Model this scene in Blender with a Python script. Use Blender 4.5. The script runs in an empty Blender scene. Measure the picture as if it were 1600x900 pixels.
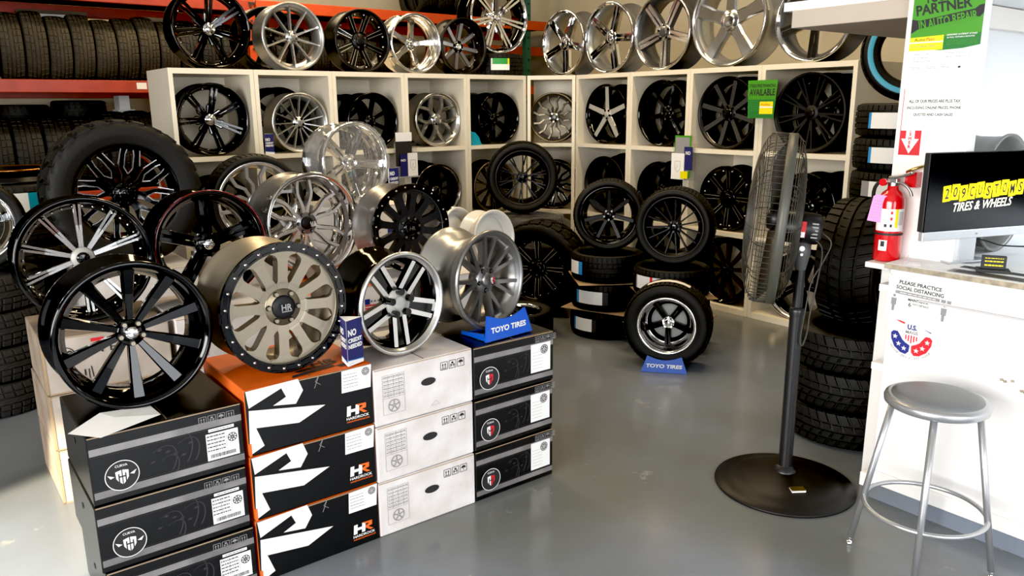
import bpy, bmesh, math, random
from mathutils import Matrix, Vector
random.seed(4)
R=math.radians; PI=math.pi
C=bpy.context.scene.collection
# ---------------------------------------------------------------- materials
M={}
def mat(n,col,rough=.5,metal=0,coat=0,bump=0,bscale=40,var=0,vscale=6,emit=0,spec=.5,alpha=1,trans=0,col2=None):
    m=bpy.data.materials.new(n); m.use_nodes=True; nt=m.node_tree; b=nt.nodes['Principled BSDF']
    b.inputs['Base Color'].default_value=(*col,1); b.inputs['Roughness'].default_value=rough; b.inputs['Metallic'].default_value=metal
    b.inputs['Coat Weight'].default_value=coat; b.inputs['Specular IOR Level'].default_value=spec
    b.inputs['Alpha'].default_value=alpha; b.inputs['Transmission Weight'].default_value=trans
    if emit: b.inputs['Emission Color'].default_value=(*col,1); b.inputs['Emission Strength'].default_value=emit
    if bump or var:
        tc=nt.nodes.new('ShaderNodeTexCoord')
        if var:
            nz=nt.nodes.new('ShaderNodeTexNoise'); nz.inputs['Scale'].default_value=vscale; nz.inputs['Detail'].default_value=5
            nt.links.new(tc.outputs['Object'],nz.inputs['Vector'])
            rp=nt.nodes.new('ShaderNodeValToRGB'); c2=col2 or tuple(max(0,c*(1-var)) for c in col)
            rp.color_ramp.elements[0].position=.35; rp.color_ramp.elements[0].color=(*c2,1)
            rp.color_ramp.elements[1].position=.65; rp.color_ramp.elements[1].color=(*col,1)
            nt.links.new(nz.outputs['Fac'],rp.inputs['Fac']); nt.links.new(rp.outputs['Color'],b.inputs['Base Color'])
        if bump:
            n2=nt.nodes.new('ShaderNodeTexNoise'); n2.inputs['Scale'].default_value=bscale; n2.inputs['Detail'].default_value=3
            nt.links.new(tc.outputs['Object'],n2.inputs['Vector'])
            bp=nt.nodes.new('ShaderNodeBump'); bp.inputs['Strength'].default_value=bump; bp.inputs['Distance'].default_value=.01
            nt.links.new(n2.outputs['Fac'],bp.inputs['Height']); nt.links.new(bp.outputs['Normal'],b.inputs['Normal'])
    M[n]=m; return m
mat('gloss_black',(.003,.003,.0035),.07,0,.1,spec=.4)
mat('satin_black',(.006,.006,.0065),.36,spec=.35)
mat('matte_black',(.010,.010,.0115),.5,spec=.35)
mat('chrome',(.82,.82,.82),.05,1)
mat('polished',(.72,.71,.69),.16,1)
mat('machined',(.74,.73,.71),.26,1)
mat('silver',(.46,.46,.45),.30,.85)
mat('gunmetal',(.27,.265,.26),.30,.85)
mat('dark_grey',(.10,.10,.105),.3,.6)
mat('bronze',(.36,.31,.235),.36,.8)
mat('bronze_dark',(.20,.165,.11),.34,.85)
mat('smoke_chrome',(.30,.28,.26),.12,1)
mat('dull_grey',(.22,.22,.21),.4,.3)
mat('red_paint',(.35,.01,.015),.2,0,.5)
mat('white_gloss',(.82,.81,.78),.2,0,.4)
mat('white_milled',(.85,.84,.8),.25,.6)
mat('rubber',(.0075,.0075,.0075),.62,spec=.35,bump=.12,bscale=160)
mat('rubber_worn',(.06,.05,.034),.8,bump=.2,bscale=120,var=.4,vscale=5)
mat('rubber_old',(.016,.0155,.015),.7,bump=.15,bscale=120)
mat('blue_stripe',(.05,.36,.52),.5)
mat('white_letter',(.75,.72,.62),.5)
mat('shelf_white',(.80,.735,.60),.45,var=.05,vscale=5)
mat('wall_cream',(.72,.64,.47),.75,var=.10,vscale=1.2,bump=.05,bscale=20)
mat('wall_white',(.83,.84,.85),.6,var=.04,vscale=2)
mat('counter_white',(.86,.85,.84),.4,var=.04,vscale=3)
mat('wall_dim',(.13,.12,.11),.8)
mat('ceil',(.34,.32,.28),.8,var=.1,vscale=2)
mat('rack_orange',(.62,.08,.022),.4,var=.15,vscale=8)
mat('rack_red',(.42,.05,.025),.42,var=.2,vscale=8)
mat('rack_green',(.03,.13,.10),.45)
mat('rack_dark',(.03,.03,.03),.6)
mat('card_black',(.010,.010,.011),.24,var=.3,vscale=9,spec=.4)
mat('card_satin',(.0045,.0045,.005),.34,var=.3,vscale=9)
mat('card_orange',(.72,.13,.02),.5,var=.12,vscale=9)
mat('card_white',(.78,.75,.74),.6,var=.22,vscale=7,col2=(.62,.57,.55))
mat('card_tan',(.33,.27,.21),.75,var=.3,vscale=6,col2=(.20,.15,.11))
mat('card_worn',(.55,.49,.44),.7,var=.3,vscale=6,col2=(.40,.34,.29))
mat('brushed',(.46,.45,.42),.42,.25)
mat('spoke_grey',(.05,.05,.05),.4,.2)
mat('smoke_bronze',(.11,.09,.06),.28,.8)
mat('card_brown',(.42,.29,.17),.75,var=.2,vscale=10)
mat('card_dark',(.10,.075,.05),.8)
mat('paper',(.85,.85,.84),.6)
mat('paper_warm',(.84,.80,.74),.6)
mat('band_silver',(.36,.34,.34),.35,.4,var=.5,vscale=5)
mat('art_grey',(.035,.034,.036),.5)
mat('ink',(.02,.02,.022),.6)
mat('ink_grey',(.28,.27,.28),.6)
mat('ink_light',(.55,.53,.53),.6)
mat('print_white',(.80,.79,.77),.5)
mat('print_orange',(.80,.14,.02),.5)
mat('print_red',(.62,.02,.03),.5)
mat('navy',(.020,.022,.12),.45)
mat('sky_blue',(.03,.25,.60),.5)
mat('toyo_blue',(.008,.085,.50),.38)
mat('mags_blue',(.015,.025,.22),.5)
mat('mags_red',(.72,.015,.03),.5)
mat('green_print',(.055,.28,.015),.5)
mat('green_dark',(.015,.17,.03),.5)
mat('yellow_print',(.85,.72,.01),.5)
mat('teal',(.01,.30,.42),.5)
mat('label_green',(.03,.32,.06),.5)
mat('ext_red',(.58,.01,.015),.2,0,.6)
mat('tag_pink',(.72,.30,.62),.6)
mat('brass',(.55,.40,.14),.3,1)
mat('steel',(.45,.45,.44),.3,1)
mat('stool_silver',(.50,.51,.53),.30,.75)
mat('stool_seat',(.16,.17,.18),.35,bump=.05,bscale=60)
mat('fan_black',(.011,.011,.012),.36)
mat('fan_base',(.009,.0085,.008),.42,spec=.3,bump=.04,bscale=30)
mat('fan_wire',(.055,.05,.042),.42,.4)
mat('fan_band',(.075,.075,.062),.45,.2)
mat('screen',(.004,.004,.005),.12)
mat('screen_yellow',(.95,.78,.0),.4,emit=.75)
mat('screen_white',(.95,.93,.75),.4,emit=.7)
mat('pc_silver',(.62,.64,.67),.3,.5)
mat('acrylic',(.9,.95,.97),.05,trans=.95,alpha=.35)
mat('wrap_film',(.9,.9,.9),.12,trans=.3,alpha=.16)
mat('plastic_grey',(.30,.30,.30),.5)
mat('plastic_dark',(.07,.07,.07),.45)
mat('soffit_cream',(.50,.43,.36),.6,var=.05,vscale=3)
mat('raw_edge',(.45,.38,.28),.7,var=.4,vscale=30)
mat('copper',(.5,.2,.06),.2,1)
def floor_mat():
    m=bpy.data.materials.new('floor_epoxy'); m.use_nodes=True; nt=m.node_tree; b=nt.nodes['Principled BSDF']; N=nt.nodes.new; L=nt.links.new
    tc=N('ShaderNodeTexCoord')
    n1=N('ShaderNodeTexNoise'); n1.inputs['Scale'].default_value=.55; n1.inputs['Detail'].default_value=5; L(tc.outputs['Object'],n1.inputs['Vector'])
    r1=N('ShaderNodeValToRGB'); e=r1.color_ramp.elements; e[0].position=.38; e[0].color=(.135,.14,.13,1); e[1].position=.62; e[1].color=(.20,.23,.285,1)
    L(n1.outputs['Fac'],r1.inputs['Fac'])
    # worn scuffs
    n2=N('ShaderNodeTexNoise'); n2.inputs['Scale'].default_value=2.3; n2.inputs['Detail'].default_value=9; n2.inputs['Roughness'].default_value=.72; L(tc.outputs['Object'],n2.inputs['Vector'])
    r2=N('ShaderNodeValToRGB'); e=r2.color_ramp.elements; e[0].position=.635; e[0].color=(0,0,0,1); e[1].position=.69; e[1].color=(.8,.8,.8,1); L(n2.outputs['Fac'],r2.inputs['Fac'])
    mx=N('ShaderNodeMix'); mx.data_type='RGBA'; L(r2.outputs['Color'],mx.inputs['Factor']); L(r1.outputs['Color'],mx.inputs['A']); mx.inputs['B'].default_value=(.36,.35,.31,1)
    # small raised dashes of the tread-plate pattern
    mp=N('ShaderNodeMapping'); mp.inputs['Rotation'].default_value=(0,0,R(45)); L(tc.outputs['Object'],mp.inputs['Vector'])
    br=N('ShaderNodeTexBrick'); br.offset=.5; br.inputs['Scale'].default_value=1; br.inputs['Brick Width'].default_value=.034; br.inputs['Row Height'].default_value=.014; br.inputs['Mortar Size'].default_value=.0045
    br.inputs['Color1'].default_value=(1,1,1,1); br.inputs['Color2'].default_value=(.9,.9,.9,1); br.inputs['Mortar'].default_value=(0,0,0,1); L(mp.outputs['Vector'],br.inputs['Vector'])
    L(mx.outputs['Result'],b.inputs['Base Color'])
    bp=N('ShaderNodeBump'); bp.inputs['Strength'].default_value=.10; bp.inputs['Distance'].default_value=.0015; L(br.outputs['Color'],bp.inputs['Height']); L(bp.outputs['Normal'],b.inputs['Normal'])
    rr=N('ShaderNodeMapRange'); rr.inputs['To Min'].default_value=.10; rr.inputs['To Max'].default_value=.30; L(n2.outputs['Fac'],rr.inputs['Value']); L(rr.outputs['Result'],b.inputs['Roughness'])
    M['floor_epoxy']=m
floor_mat()
# ---------------------------------------------------------------- mesh builder
class MB:
    def __init__(s): s.v=[]; s.f=[]; s.mi=[]; s.sm=[]
    def add(s,vs,fs,mi=0,sm=False,T=None):
        o=len(s.v); s.v+= [tuple(T@Vector(v)) for v in vs] if T else [tuple(v) for v in vs]
        for i,f in enumerate(fs):
            s.f.append(tuple(o+k for k in f)); s.mi.append(mi[i] if isinstance(mi,list) else mi); s.sm.append(sm)
        return s
    def box(s,x0,y0,z0,x1,y1,z1,mi=0,b=0,T=None):
        if b<=0:
            vs=[(x,y,z) for z in (z0,z1) for y in (y0,y1) for x in (x0,x1)]
            return s.add(vs,[(0,2,3,1),(4,5,7,6),(0,1,5,4),(2,6,7,3),(0,4,6,2),(1,3,7,5)],mi,False,T)
        bm=bmesh.new(); bmesh.ops.create_cube(bm,size=1)
        for v in bm.verts: v.co=Vector(((x0+x1)/2+v.co.x*(x1-x0),(y0+y1)/2+v.co.y*(y1-y0),(z0+z1)/2+v.co.z*(z1-z0)))
        bmesh.ops.bevel(bm,geom=bm.edges[:],offset=b,segments=2,affect='EDGES',profile=.5)
        bm.verts.index_update(); s.add([v.co.copy() for v in bm.verts],[[v.index for v in f.verts] for f in bm.faces],mi,False,T); bm.free(); return s
    def lathe(s,prof,n=48,axis='Z',mi=0,sm=True,T=None,closed=False,segs=None,a0=0,a1=2*PI):
        full=abs(a1-a0-2*PI)<1e-6; nn=n if full else n+1; P=len(prof); vs=[]
        for i in range(nn):
            a=a0+(a1-a0)*i/n; c,q=math.cos(a),math.sin(a)
            for (r,h) in prof:
                vs.append((r*c,r*q,h) if axis=='Z' else ((r*c,h,r*q) if axis=='Y' else (h,r*c,r*q)))
        fs=[];mis=[]
        for i in range(n):
            j=(i+1)%nn
            for k in range(P if closed else P-1):
                k2=(k+1)%P
                fs.append((i*P+k,j*P+k,j*P+k2,i*P+k2) if axis!='Y' else (i*P+k,i*P+k2,j*P+k2,j*P+k)); mis.append(segs[k] if segs else mi)
        return s.add(vs,fs,mis,sm,T)
    def cyl(s,r,z0,z1,n=16,axis='Z',mi=0,sm=True,T=None,r2=None):
        r2=r if r2 is None else r2
        s.lathe([(r,z0),(r2,z1)],n,axis,mi,sm,T)
        for z,rr in ((z0,r),(z1,r2)):
            vs=[]
            for i in range(n):
                a=2*PI*i/n; c,q=math.cos(a)*rr,math.sin(a)*rr
                vs.append((c,q,z) if axis=='Z' else ((c,z,q) if axis=='Y' else (z,c,q)))
            s.add(vs,[tuple(range(n))],mi,False,T)
        return s
    def tube(s,pts,r,n=8,mi=0,T=None,closed=False,sm=True):
        pts=[Vector(p) for p in pts]; L=len(pts); vs=[]; up=None
        for i,p in enumerate(pts):
            d=(pts[(i+1)%L]-pts[i-1]) if closed else (pts[min(i+1,L-1)]-pts[max(i-1,0)])
            d.normalize()
            if up is None: up=Vector((0,0,1)) if abs(d.z)<.9 else Vector((1,0,0))
            u=d.cross(up).normalized(); w=u.cross(d).normalized(); up=w
            for k in range(n):
                a=2*PI*k/n; vs.append(p+u*math.cos(a)*r+w*math.sin(a)*r)
        fs=[]
        for i in range(L if closed else L-1):
            j=(i+1)%L
            for k in range(n): fs.append((i*n+k,i*n+(k+1)%n,j*n+(k+1)%n,j*n+k))
        if not closed: fs+= [tuple(range(n)),tuple((L-1)*n+k for k in range(n))]
        return s.add(vs,fs,mi,sm,T)
    def prism(s,pts,h0,h1,mi=0,T=None):   # 2D outline in local xy, extruded along z
        n=len(pts); vs=[(x,y,h0) for x,y in pts]+[(x,y,h1) for x,y in pts]
        fs=[tuple(range(n))[::-1],tuple(range(n,2*n))]+[(i,(i+1)%n,n+(i+1)%n,n+i) for i in range(n)]
        return s.add(vs,fs,mi,False,T)
    def mesh(s,name,mats):
        me=bpy.data.meshes.new(name); me.from_pydata(s.v,[],s.f)
        for m in mats: me.materials.append(M[m])
        me.polygons.foreach_set('material_index',s.mi); me.polygons.foreach_set('use_smooth',s.sm)
        bm=bmesh.new(); bm.from_mesh(me); bmesh.ops.recalc_face_normals(bm,faces=bm.faces); bm.to_mesh(me); bm.free()
        me.update(); return me
    def build(s,name,mats,parent=None,T=None):
        return link(name,s.mesh(name,mats if isinstance(mats,(list,tuple)) else [mats]),parent,T)
def link(name,me,parent=None,T=None):
    o=bpy.data.objects.new(name,me); C.objects.link(o); o.parent=parent
    if T is not None: o.matrix_local=T
    return o
def tag(o,label,cat,group=None):
    o['label']=label; o['category']=cat
    if group: o['group']=group
    return o
def thing(name,label,cat,loc=(0,0,0),rz=0,rx=0,group=None,ry=0):
    o=bpy.data.objects.new(name,None); C.objects.link(o); o.empty_display_size=.1
    o.matrix_local=Matrix.Translation(loc)@Matrix.Rotation(R(rz),4,'Z')@Matrix.Rotation(R(rx),4,'X')@Matrix.Rotation(R(ry),4,'Y')
    return tag(o,label,cat,group)
def struct(o): o['kind']='structure'; return o
def Tr(x,y,z): return Matrix.Translation((x,y,z))
def Rt(a,ax): return Matrix.Rotation(R(a),4,ax)
def frame(o,facing):                      # local u (right), v (up), n (out)
    ax={'-Y':((1,0,0),(0,0,1),(0,-1,0)),'-X':((0,-1,0),(0,0,1),(-1,0,0)),'+Z':((1,0,0),(0,1,0),(0,0,1)),'+X':((0,1,0),(0,0,1),(1,0,0))}[facing]
    m=Matrix.Identity(4)
    for i,a in enumerate(ax):
        for k in range(3): m[k][i]=a[k]
    for k in range(3): m[k][3]=o[k]
    return m
_tc={}
def text(name,s,m,parent,F,u,v,h=None,w=None,bold=0,shear=0,n=.0015,align='CENTER',rot=0,sp=1,ext=0):
    """lettering of height h (capital) or fitted to width w, centred at (u,v) of frame F"""
    key=(s,bold,shear,sp,align)
    if key not in _tc:
        cu=bpy.data.curves.new('lettering','FONT'); cu.body=s; cu.size=1; cu.offset=bold; cu.shear=shear; cu.space_character=sp; cu.align_x=align; cu.resolution_u=3; cu.fill_mode='FRONT'
        o=bpy.data.objects.new('tmp',cu); C.objects.link(o); dg=bpy.context.evaluated_depsgraph_get(); dg.update()
        me=bpy.data.meshes.new_from_object(o.evaluated_get(dg)); bpy.data.objects.remove(o); bpy.data.curves.remove(cu)
        xs=[p.co.x for p in me.vertices]; ys=[p.co.y for p in me.vertices]
        _tc[key]=([tuple(p.co) for p in me.vertices],[tuple(p.vertices) for p in me.polygons],min(xs),max(xs),min(ys),max(ys)); bpy.data.meshes.remove(me)
    vs,fs,x0,x1,y0,y1=_tc[key]
    sx=w/(x1-x0) if w else None; sy=h/(y1-y0) if h else None
    sx=sx or sy; sy=sy or sx
    b=MB(); cx=(x0+x1)/2 if align=='CENTER' else x0
    cr,sr=math.cos(R(rot)),math.sin(R(rot)); q=[((x-cx)*sx,(y-(y0+y1)/2)*sy) for x,y,z in vs]
    b.add([(u+x*cr-y*sr,v+x*sr+y*cr,n) for x,y in q],fs)
    return link(name,b.mesh('lettering',[m]),parent,F)
def flat(name,polys,m,parent,F,n=.001):
    b=MB()
    for p in polys: b.add([(x,y,n) for x,y in p],[tuple(range(len(p)))])
    return b.build(name,m,parent,F)
def rect(u0,v0,u1,v1): return [(u0,v0),(u1,v0),(u1,v1),(u0,v1)]
def disc(cu,cv,r,n=24,ry=None): return [(cu+r*math.cos(2*PI*i/n),cv+(ry or r)*math.sin(2*PI*i/n)) for i in range(n)]
def ringq(cu,cv,r0,r1,n=28,a0=0,a1=2*PI):
    o=[]
    for i in range(n):
        a,b=a0+(a1-a0)*i/n,a0+(a1-a0)*(i+1)/n
        o.append([(cu+r0*math.cos(a),cv+r0*math.sin(a)),(cu+r1*math.cos(a),cv+r1*math.sin(a)),(cu+r1*math.cos(b),cv+r1*math.sin(b)),(cu+r0*math.cos(b),cv+r0*math.sin(b))])
    return o
def line(p,q,w):
    d=Vector(q)-Vector(p); k=Vector((-d.y,d.x)).normalized()*w/2; p=Vector(p);q=Vector(q)
    return [tuple(p-k),tuple(q-k),tuple(q+k),tuple(p+k)]
def star(cu,cv,r,rot=0): return [(cu+(r if i%2==0 else r*.4)*math.sin(rot+PI*i/5),cv+(r if i%2==0 else r*.4)*math.cos(rot+PI*i/5)) for i in range(10)]
ORD='first second third fourth fifth sixth seventh eighth ninth tenth eleventh twelfth thirteenth fourteenth fifteenth sixteenth seventeenth eighteenth nineteenth twentieth'.split()
# ---------------------------------------------------------------- wheels and tyres
def rim_mesh(Ro,W,ld,m_face,m_barrel,m_in=None,key={}):
    m_in=m_in or m_face; k=(round(Ro,3),round(W,3),round(ld,3),m_face,m_barrel,m_in)
    if k not in key:
        o=[(Ro-.004,.0),(Ro,.004),(Ro,.013),(Ro-.011,.019),(Ro-.014,.05),(Ro-.042,.075),(Ro-.042,W-.085),(Ro-.016,W-.06),(Ro-.013,W-.022),(Ro,W-.014),(Ro,W-.003),(Ro-.005,W)]
        i=[(Ro-.012,W),(Ro-.024,W-.02),(Ro-.028,W-.06),(Ro-.052,W-.085),(Ro-.052,max(.09,ld+.05)),(Ro-.05,ld+.03),(Ro-.034,ld+.012),(Ro-.030,ld),(Ro-.026,.018),(Ro-.020,.006),(Ro-.012,.0)]
        pr=o+i; segs=[1]*len(pr)
        for q in (0,1,20,21,22): segs[q]=0
        for q in (14,15,16,17,18,19): segs[q]=2
        key[k]=MB().lathe(pr,72,'Y',sm=True,closed=True,segs=segs).mesh('rim',[m_face,m_barrel,m_in])
    return key[k]
def bar(b,pts,S,two=1,Tm=None,cham=.75,bev=.3):
    """a spoke arm: pts (t, r, y, half width, thickness), t and r in units of S; front face gets slot 1 if two-toned"""
    P=[Vector((t*S,y,r*S)) for t,r,y,h,th in pts]; n=len(P); vs=[]
    for i,(t,r,y,h,th) in enumerate(pts):
        d=P[min(i+1,n-1)]-P[max(i-1,0)]; d=Vector((d.x,0,d.z)).normalized(); k=Vector((d.z,0,-d.x)); h*=S; p=P[i]
        for w,dy in ((-h*cham,0),(h*cham,0),(h,th*bev),(h*.9,th),(-h*.9,th),(-h,th*bev)): vs.append(p+k*w+Vector((0,dy,0)))
    fs=[];mi=[]
    for i in range(n-1):
        for k in range(6):
            fs.append((i*6+k,i*6+(k+1)%6,(i+1)*6+(k+1)%6,(i+1)*6+k)); mi.append(two if k==0 else 0)
    fs+=[(5,4,3,2,1,0),tuple((n-1)*6+k for k in range(6))]; mi+=[0,0]
    b.add(vs,fs,mi,False,Tm)
# each style: list of arms of one spoke; (t,r,y,hw,th)
def st_taper(h0,h1,y0,y1,th=.03): return [[(0,.2,y0,h0,th),(0,.6,(y0*.6+y1*.4),(h0+h1)/2,th),(0,1.02,y1,h1,th)]]
STY={}
STY['taper10']=dict(n=10,arms=st_taper(.05,.10,.045,.010,.035),hub=.21)
STY['split10']=dict(n=10,arms=[[(-.012,.2,.05,.028,.03),(-.03,.6,.04,.024,.03),(-.042,1.0,.02,.022,.03)],[(.012,.2,.05,.028,.03),(.03,.6,.04,.024,.03),(.042,1.0,.02,.022,.03)],[(0,.22,.062,.05,.02),(0,1.0,.034,.055,.02)]],hub=.2,dark=(2,),cham=.9)
STY['hole12']=dict(n=12,arms=[[(0,.29,.022,.078,.045),(0,.41,.02,.110,.045),(0,.425,.0195,.103,.045),(0,.45,.019,.093,.045),(0,.49,.0185,.089,.045),(0,.79,.015,.093,.045),(0,.85,.0145,.106,.045),(0,.885,.014,.132,.045),(0,.905,.0138,.17,.045),(0,.92,.0136,.246,.045),(0,.99,.013,.262,.045)]],hub=.34,cham=.985,bev=.08)
STY['iroc5']=dict(n=5,arms=[[(-.125,.18,.025,.06,.03),(-.165,.97,.012,.055,.03)],[(.125,.18,.025,.06,.03),(.165,.97,.012,.055,.03)],[(0,.2,.036,.10,.03),(0,.97,.020,.13,.03)]],hub=.33,dark=(2,),cham=.92)
STY['mesh7']=dict(n=7,arms=[[(.03,.24,.028,.085,.04),(-.035,.40,.025,.06,.04),(-.11,.7,.016,.046,.04),(-.19,1.02,.008,.046,.04)],[(-.03,.24,.028,.085,.04),(.035,.40,.025,.06,.04),(.11,.7,.016,.046,.04),(.19,1.02,.008,.046,.04)]],hub=.31,cham=.85)
STY['five_wide']=dict(n=5,arms=[[(-.09,.18,.04,.06,.04),(-.105,1.0,.02,.05,.04)],[(.09,.18,.04,.06,.04),(.105,1.0,.02,.05,.04)],[(0,.18,.055,.09,.03),(0,1.0,.04,.1,.03)]],hub=.26)
STY['usfork6']=dict(n=6,arms=[[(-.02,.16,.04,.07,.04),(-.06,.34,.032,.056,.04),(-.10,.46,.03,.052,.04),(-.145,.57,.029,.05,.04),(-.165,.66,.029,.049,.04),(-.16,.76,.03,.048,.04),(-.13,1.0,.03,.048,.04)],[(.02,.16,.04,.07,.04),(.06,.34,.032,.056,.04),(.10,.46,.03,.052,.04),(.145,.57,.029,.05,.04),(.165,.66,.029,.049,.04),(.16,.76,.03,.048,.04),(.13,1.0,.03,.048,.04)]],hub=.26,cham=.6)
LOOPS=[(-.0,.43),(-.088,.56),(-.088,.84),(-.06,.95),(.06,.95),(.088,.84),(.088,.56),(.0,.43)]
STY['loop8']=dict(n=8,arms=[[(0,.2,.045,.085,.03),(-.05,.40,.035,.05,.03),(-.135,.58,.03,.045,.03),(-.135,1.0,.02,.045,.03)],[(0,.2,.045,.085,.03),(.05,.40,.035,.05,.03),(.135,.58,.03,.045,.03),(.135,1.0,.02,.045,.03)]]+[[(LOOPS[q][0],LOOPS[q][1],.040-.022*LOOPS[q][1],.012,.012),(LOOPS[q+1][0],LOOPS[q+1][1],.040-.022*LOOPS[q+1][1],.012,.012)] for q in (0,1,2,4,5,6)]+[[(-.215,.62,.018,.010,.012),(-.19,.95,.012,.010,.012)],[(.215,.62,.018,.010,.012),(.19,.95,.012,.010,.012)]],hub=.27,dark=(0,1),cham=.9)
STY['swirl12']=dict(n=12,arms=[[(0,.2,.04,.05,.035),(.10,.45,.03,.048,.035),(.04,.7,.025,.05,.035),(.16,1.02,.015,.055,.035)]],hub=.24)
STY['five_smooth']=dict(n=5,arms=[[(0,.15,.02,.13,.04),(0,.5,.035,.095,.04),(0,.8,.05,.12,.04),(0,1.0,.06,.19,.04)]],hub=.24)
STY['five_fat']=dict(n=5,arms=[[(0,.15,.02,.17,.05),(0,.5,.018,.145,.05),(0,1.02,.012,.19,.05)]],hub=.27)
STY['five_star']=dict(n=5,arms=[[(0,.15,.02,.135,.04),(0,.6,.014,.12,.04),(0,1.03,.008,.115,.04)]],hub=.2)
STY['five_twin']=dict(n=5,arms=[[(-.062,.18,.03,.055,.05),(-.08,1.02,.012,.055,.05)],[(.062,.18,.03,.055,.05),(.08,1.02,.012,.055,.05)],[(0,.6,.03,.05,.03),(0,1.0,.02,.06,.03)]],hub=.25)
STY['twin6']=dict(n=6,arms=[[(-.05,.18,.03,.045,.04),(-.075,1.02,.012,.05,.04)],[(.05,.18,.03,.045,.04),(.075,1.02,.012,.05,.04)]],hub=.24)
STY['twin8']=dict(n=8,arms=[[(-.05,.34,.028,.017,.03),(-.07,.95,.010,.017,.03)],[(.05,.34,.028,.017,.03),(.07,.95,.010,.017,.03)],[(0,.22,.036,.085,.04),(0,1.0,.018,.11,.04)]],hub=.3,dark=(2,))
STY['star7']=dict(n=7,arms=[[(-.035,.14,.05,.042,.035),(-.075,.98,.015,.043,.035)],[(.035,.14,.05,.042,.035),(.075,.98,.015,.043,.035)],[(0,.10,.085,.09,.02),(0,.40,.075,.14,.02),(0,.60,.07,.02,.02)]],hub=.18,dark=(0,1))
STY['blade10']=dict(n=10,arms=[[(0,.18,.035,.045,.04),(0,.5,.028,.034,.04),(0,.92,.015,.03,.04),(0,1.02,.008,.04,.04)]],hub=.22)
STY['thin15']=dict(n=15,arms=[[(0,.2,.035,.028,.03),(0,1.02,.008,.026,.03)]],hub=.24)
STY['y7']=dict(n=7,arms=[[(0,.16,.04,.05,.04),(0,.55,.028,.042,.04),(-.10,.78,.02,.034,.04),(-.2,1.0,.012,.03,.04)],[(0,.5,.03,.042,.04),(.10,.78,.02,.034,.04),(.2,1.0,.012,.03,.04)]],hub=.22)
STY['y5']=dict(n=5,arms=[[(0,.16,.03,.10,.04),(0,.5,.022,.085,.04),(-.17,.70,.014,.07,.04),(-.38,.92,.01,.06,.04)],[(0,.42,.024,.085,.04),(.17,.70,.014,.07,.04),(.38,.92,.01,.06,.04)]],hub=.26)
STY['seven']=dict(n=7,arms=st_taper(.075,.085,.03,.012,.04),hub=.24)
STY['six']=dict(n=6,arms=st_taper(.085,.07,.045,.02,.035),hub=.26)
STY['eight']=dict(n=8,arms=st_taper(.085,.10,.03,.01,.04),hub=.26)
STY['nine']=dict(n=9,arms=[[(0,.18,.03,.05,.04),(-.05,.6,.02,.035,.04),(-.085,1.0,.01,.03,.04)],[(0,.18,.03,.05,.04),(.05,.6,.02,.035,.04),(.085,1.0,.01,.03,.04)]],hub=.22)
STY['fork10']=dict(n=10,arms=[[(0,.2,.035,.045,.035),(-.02,.55,.028,.03,.035),(-.075,1.0,.01,.022,.035)],[(.01,.5,.03,.03,.035),(.075,1.0,.01,.022,.035)]],hub=.22)
STY['xmesh6']=dict(n=6,arms=[[(0,.22,.035,.05,.035),(0,.5,.028,.032,.035),(-.15,.75,.02,.028,.035),(-.15,1.0,.012,.028,.035)],[(0,.5,.028,.032,.035),(.15,.75,.02,.028,.035),(.15,1.0,.012,.028,.035)],[(0,.5,.03,.028,.03),(0,.66,.03,.024,.03)]],hub=.26)
_sp={}
def spoke_mesh(style,S,side,face):
    k=(style,round(S,3),side,face)
    if k not in _sp:
        d=STY[style]; b=MB()
        for i,a in enumerate(d['arms']):
            bar(b,a,S,0 if i in d.get('dark',()) else 1,bev=d.get('bev',.3),cham=d.get('cham',.75))
        _sp[k]=b.mesh('spoke',[side,face])
    return _sp[k]
_cm={}
def ringbars(Ro):
    b=MB()
    for i in range(24):
        T=Rt(15*i,'Y'); b.box(-.016,-.0065,Ro-.0265,.016,-.003,Ro-.022,T=T); b.box(-.016,-.0065,Ro-.007,.016,-.003,Ro-.0015,T=T)
    return b
def addb(a,b): 
    o=len(a.v); a.v+=b.v; a.f+=[tuple(k+o for k in f) for f in b.f]; a.mi+=b.mi; a.sm+=b.sm; return a
def cached(k,fn):
    if k not in _cm: _cm[k]=fn()
    return _cm[k]
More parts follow.
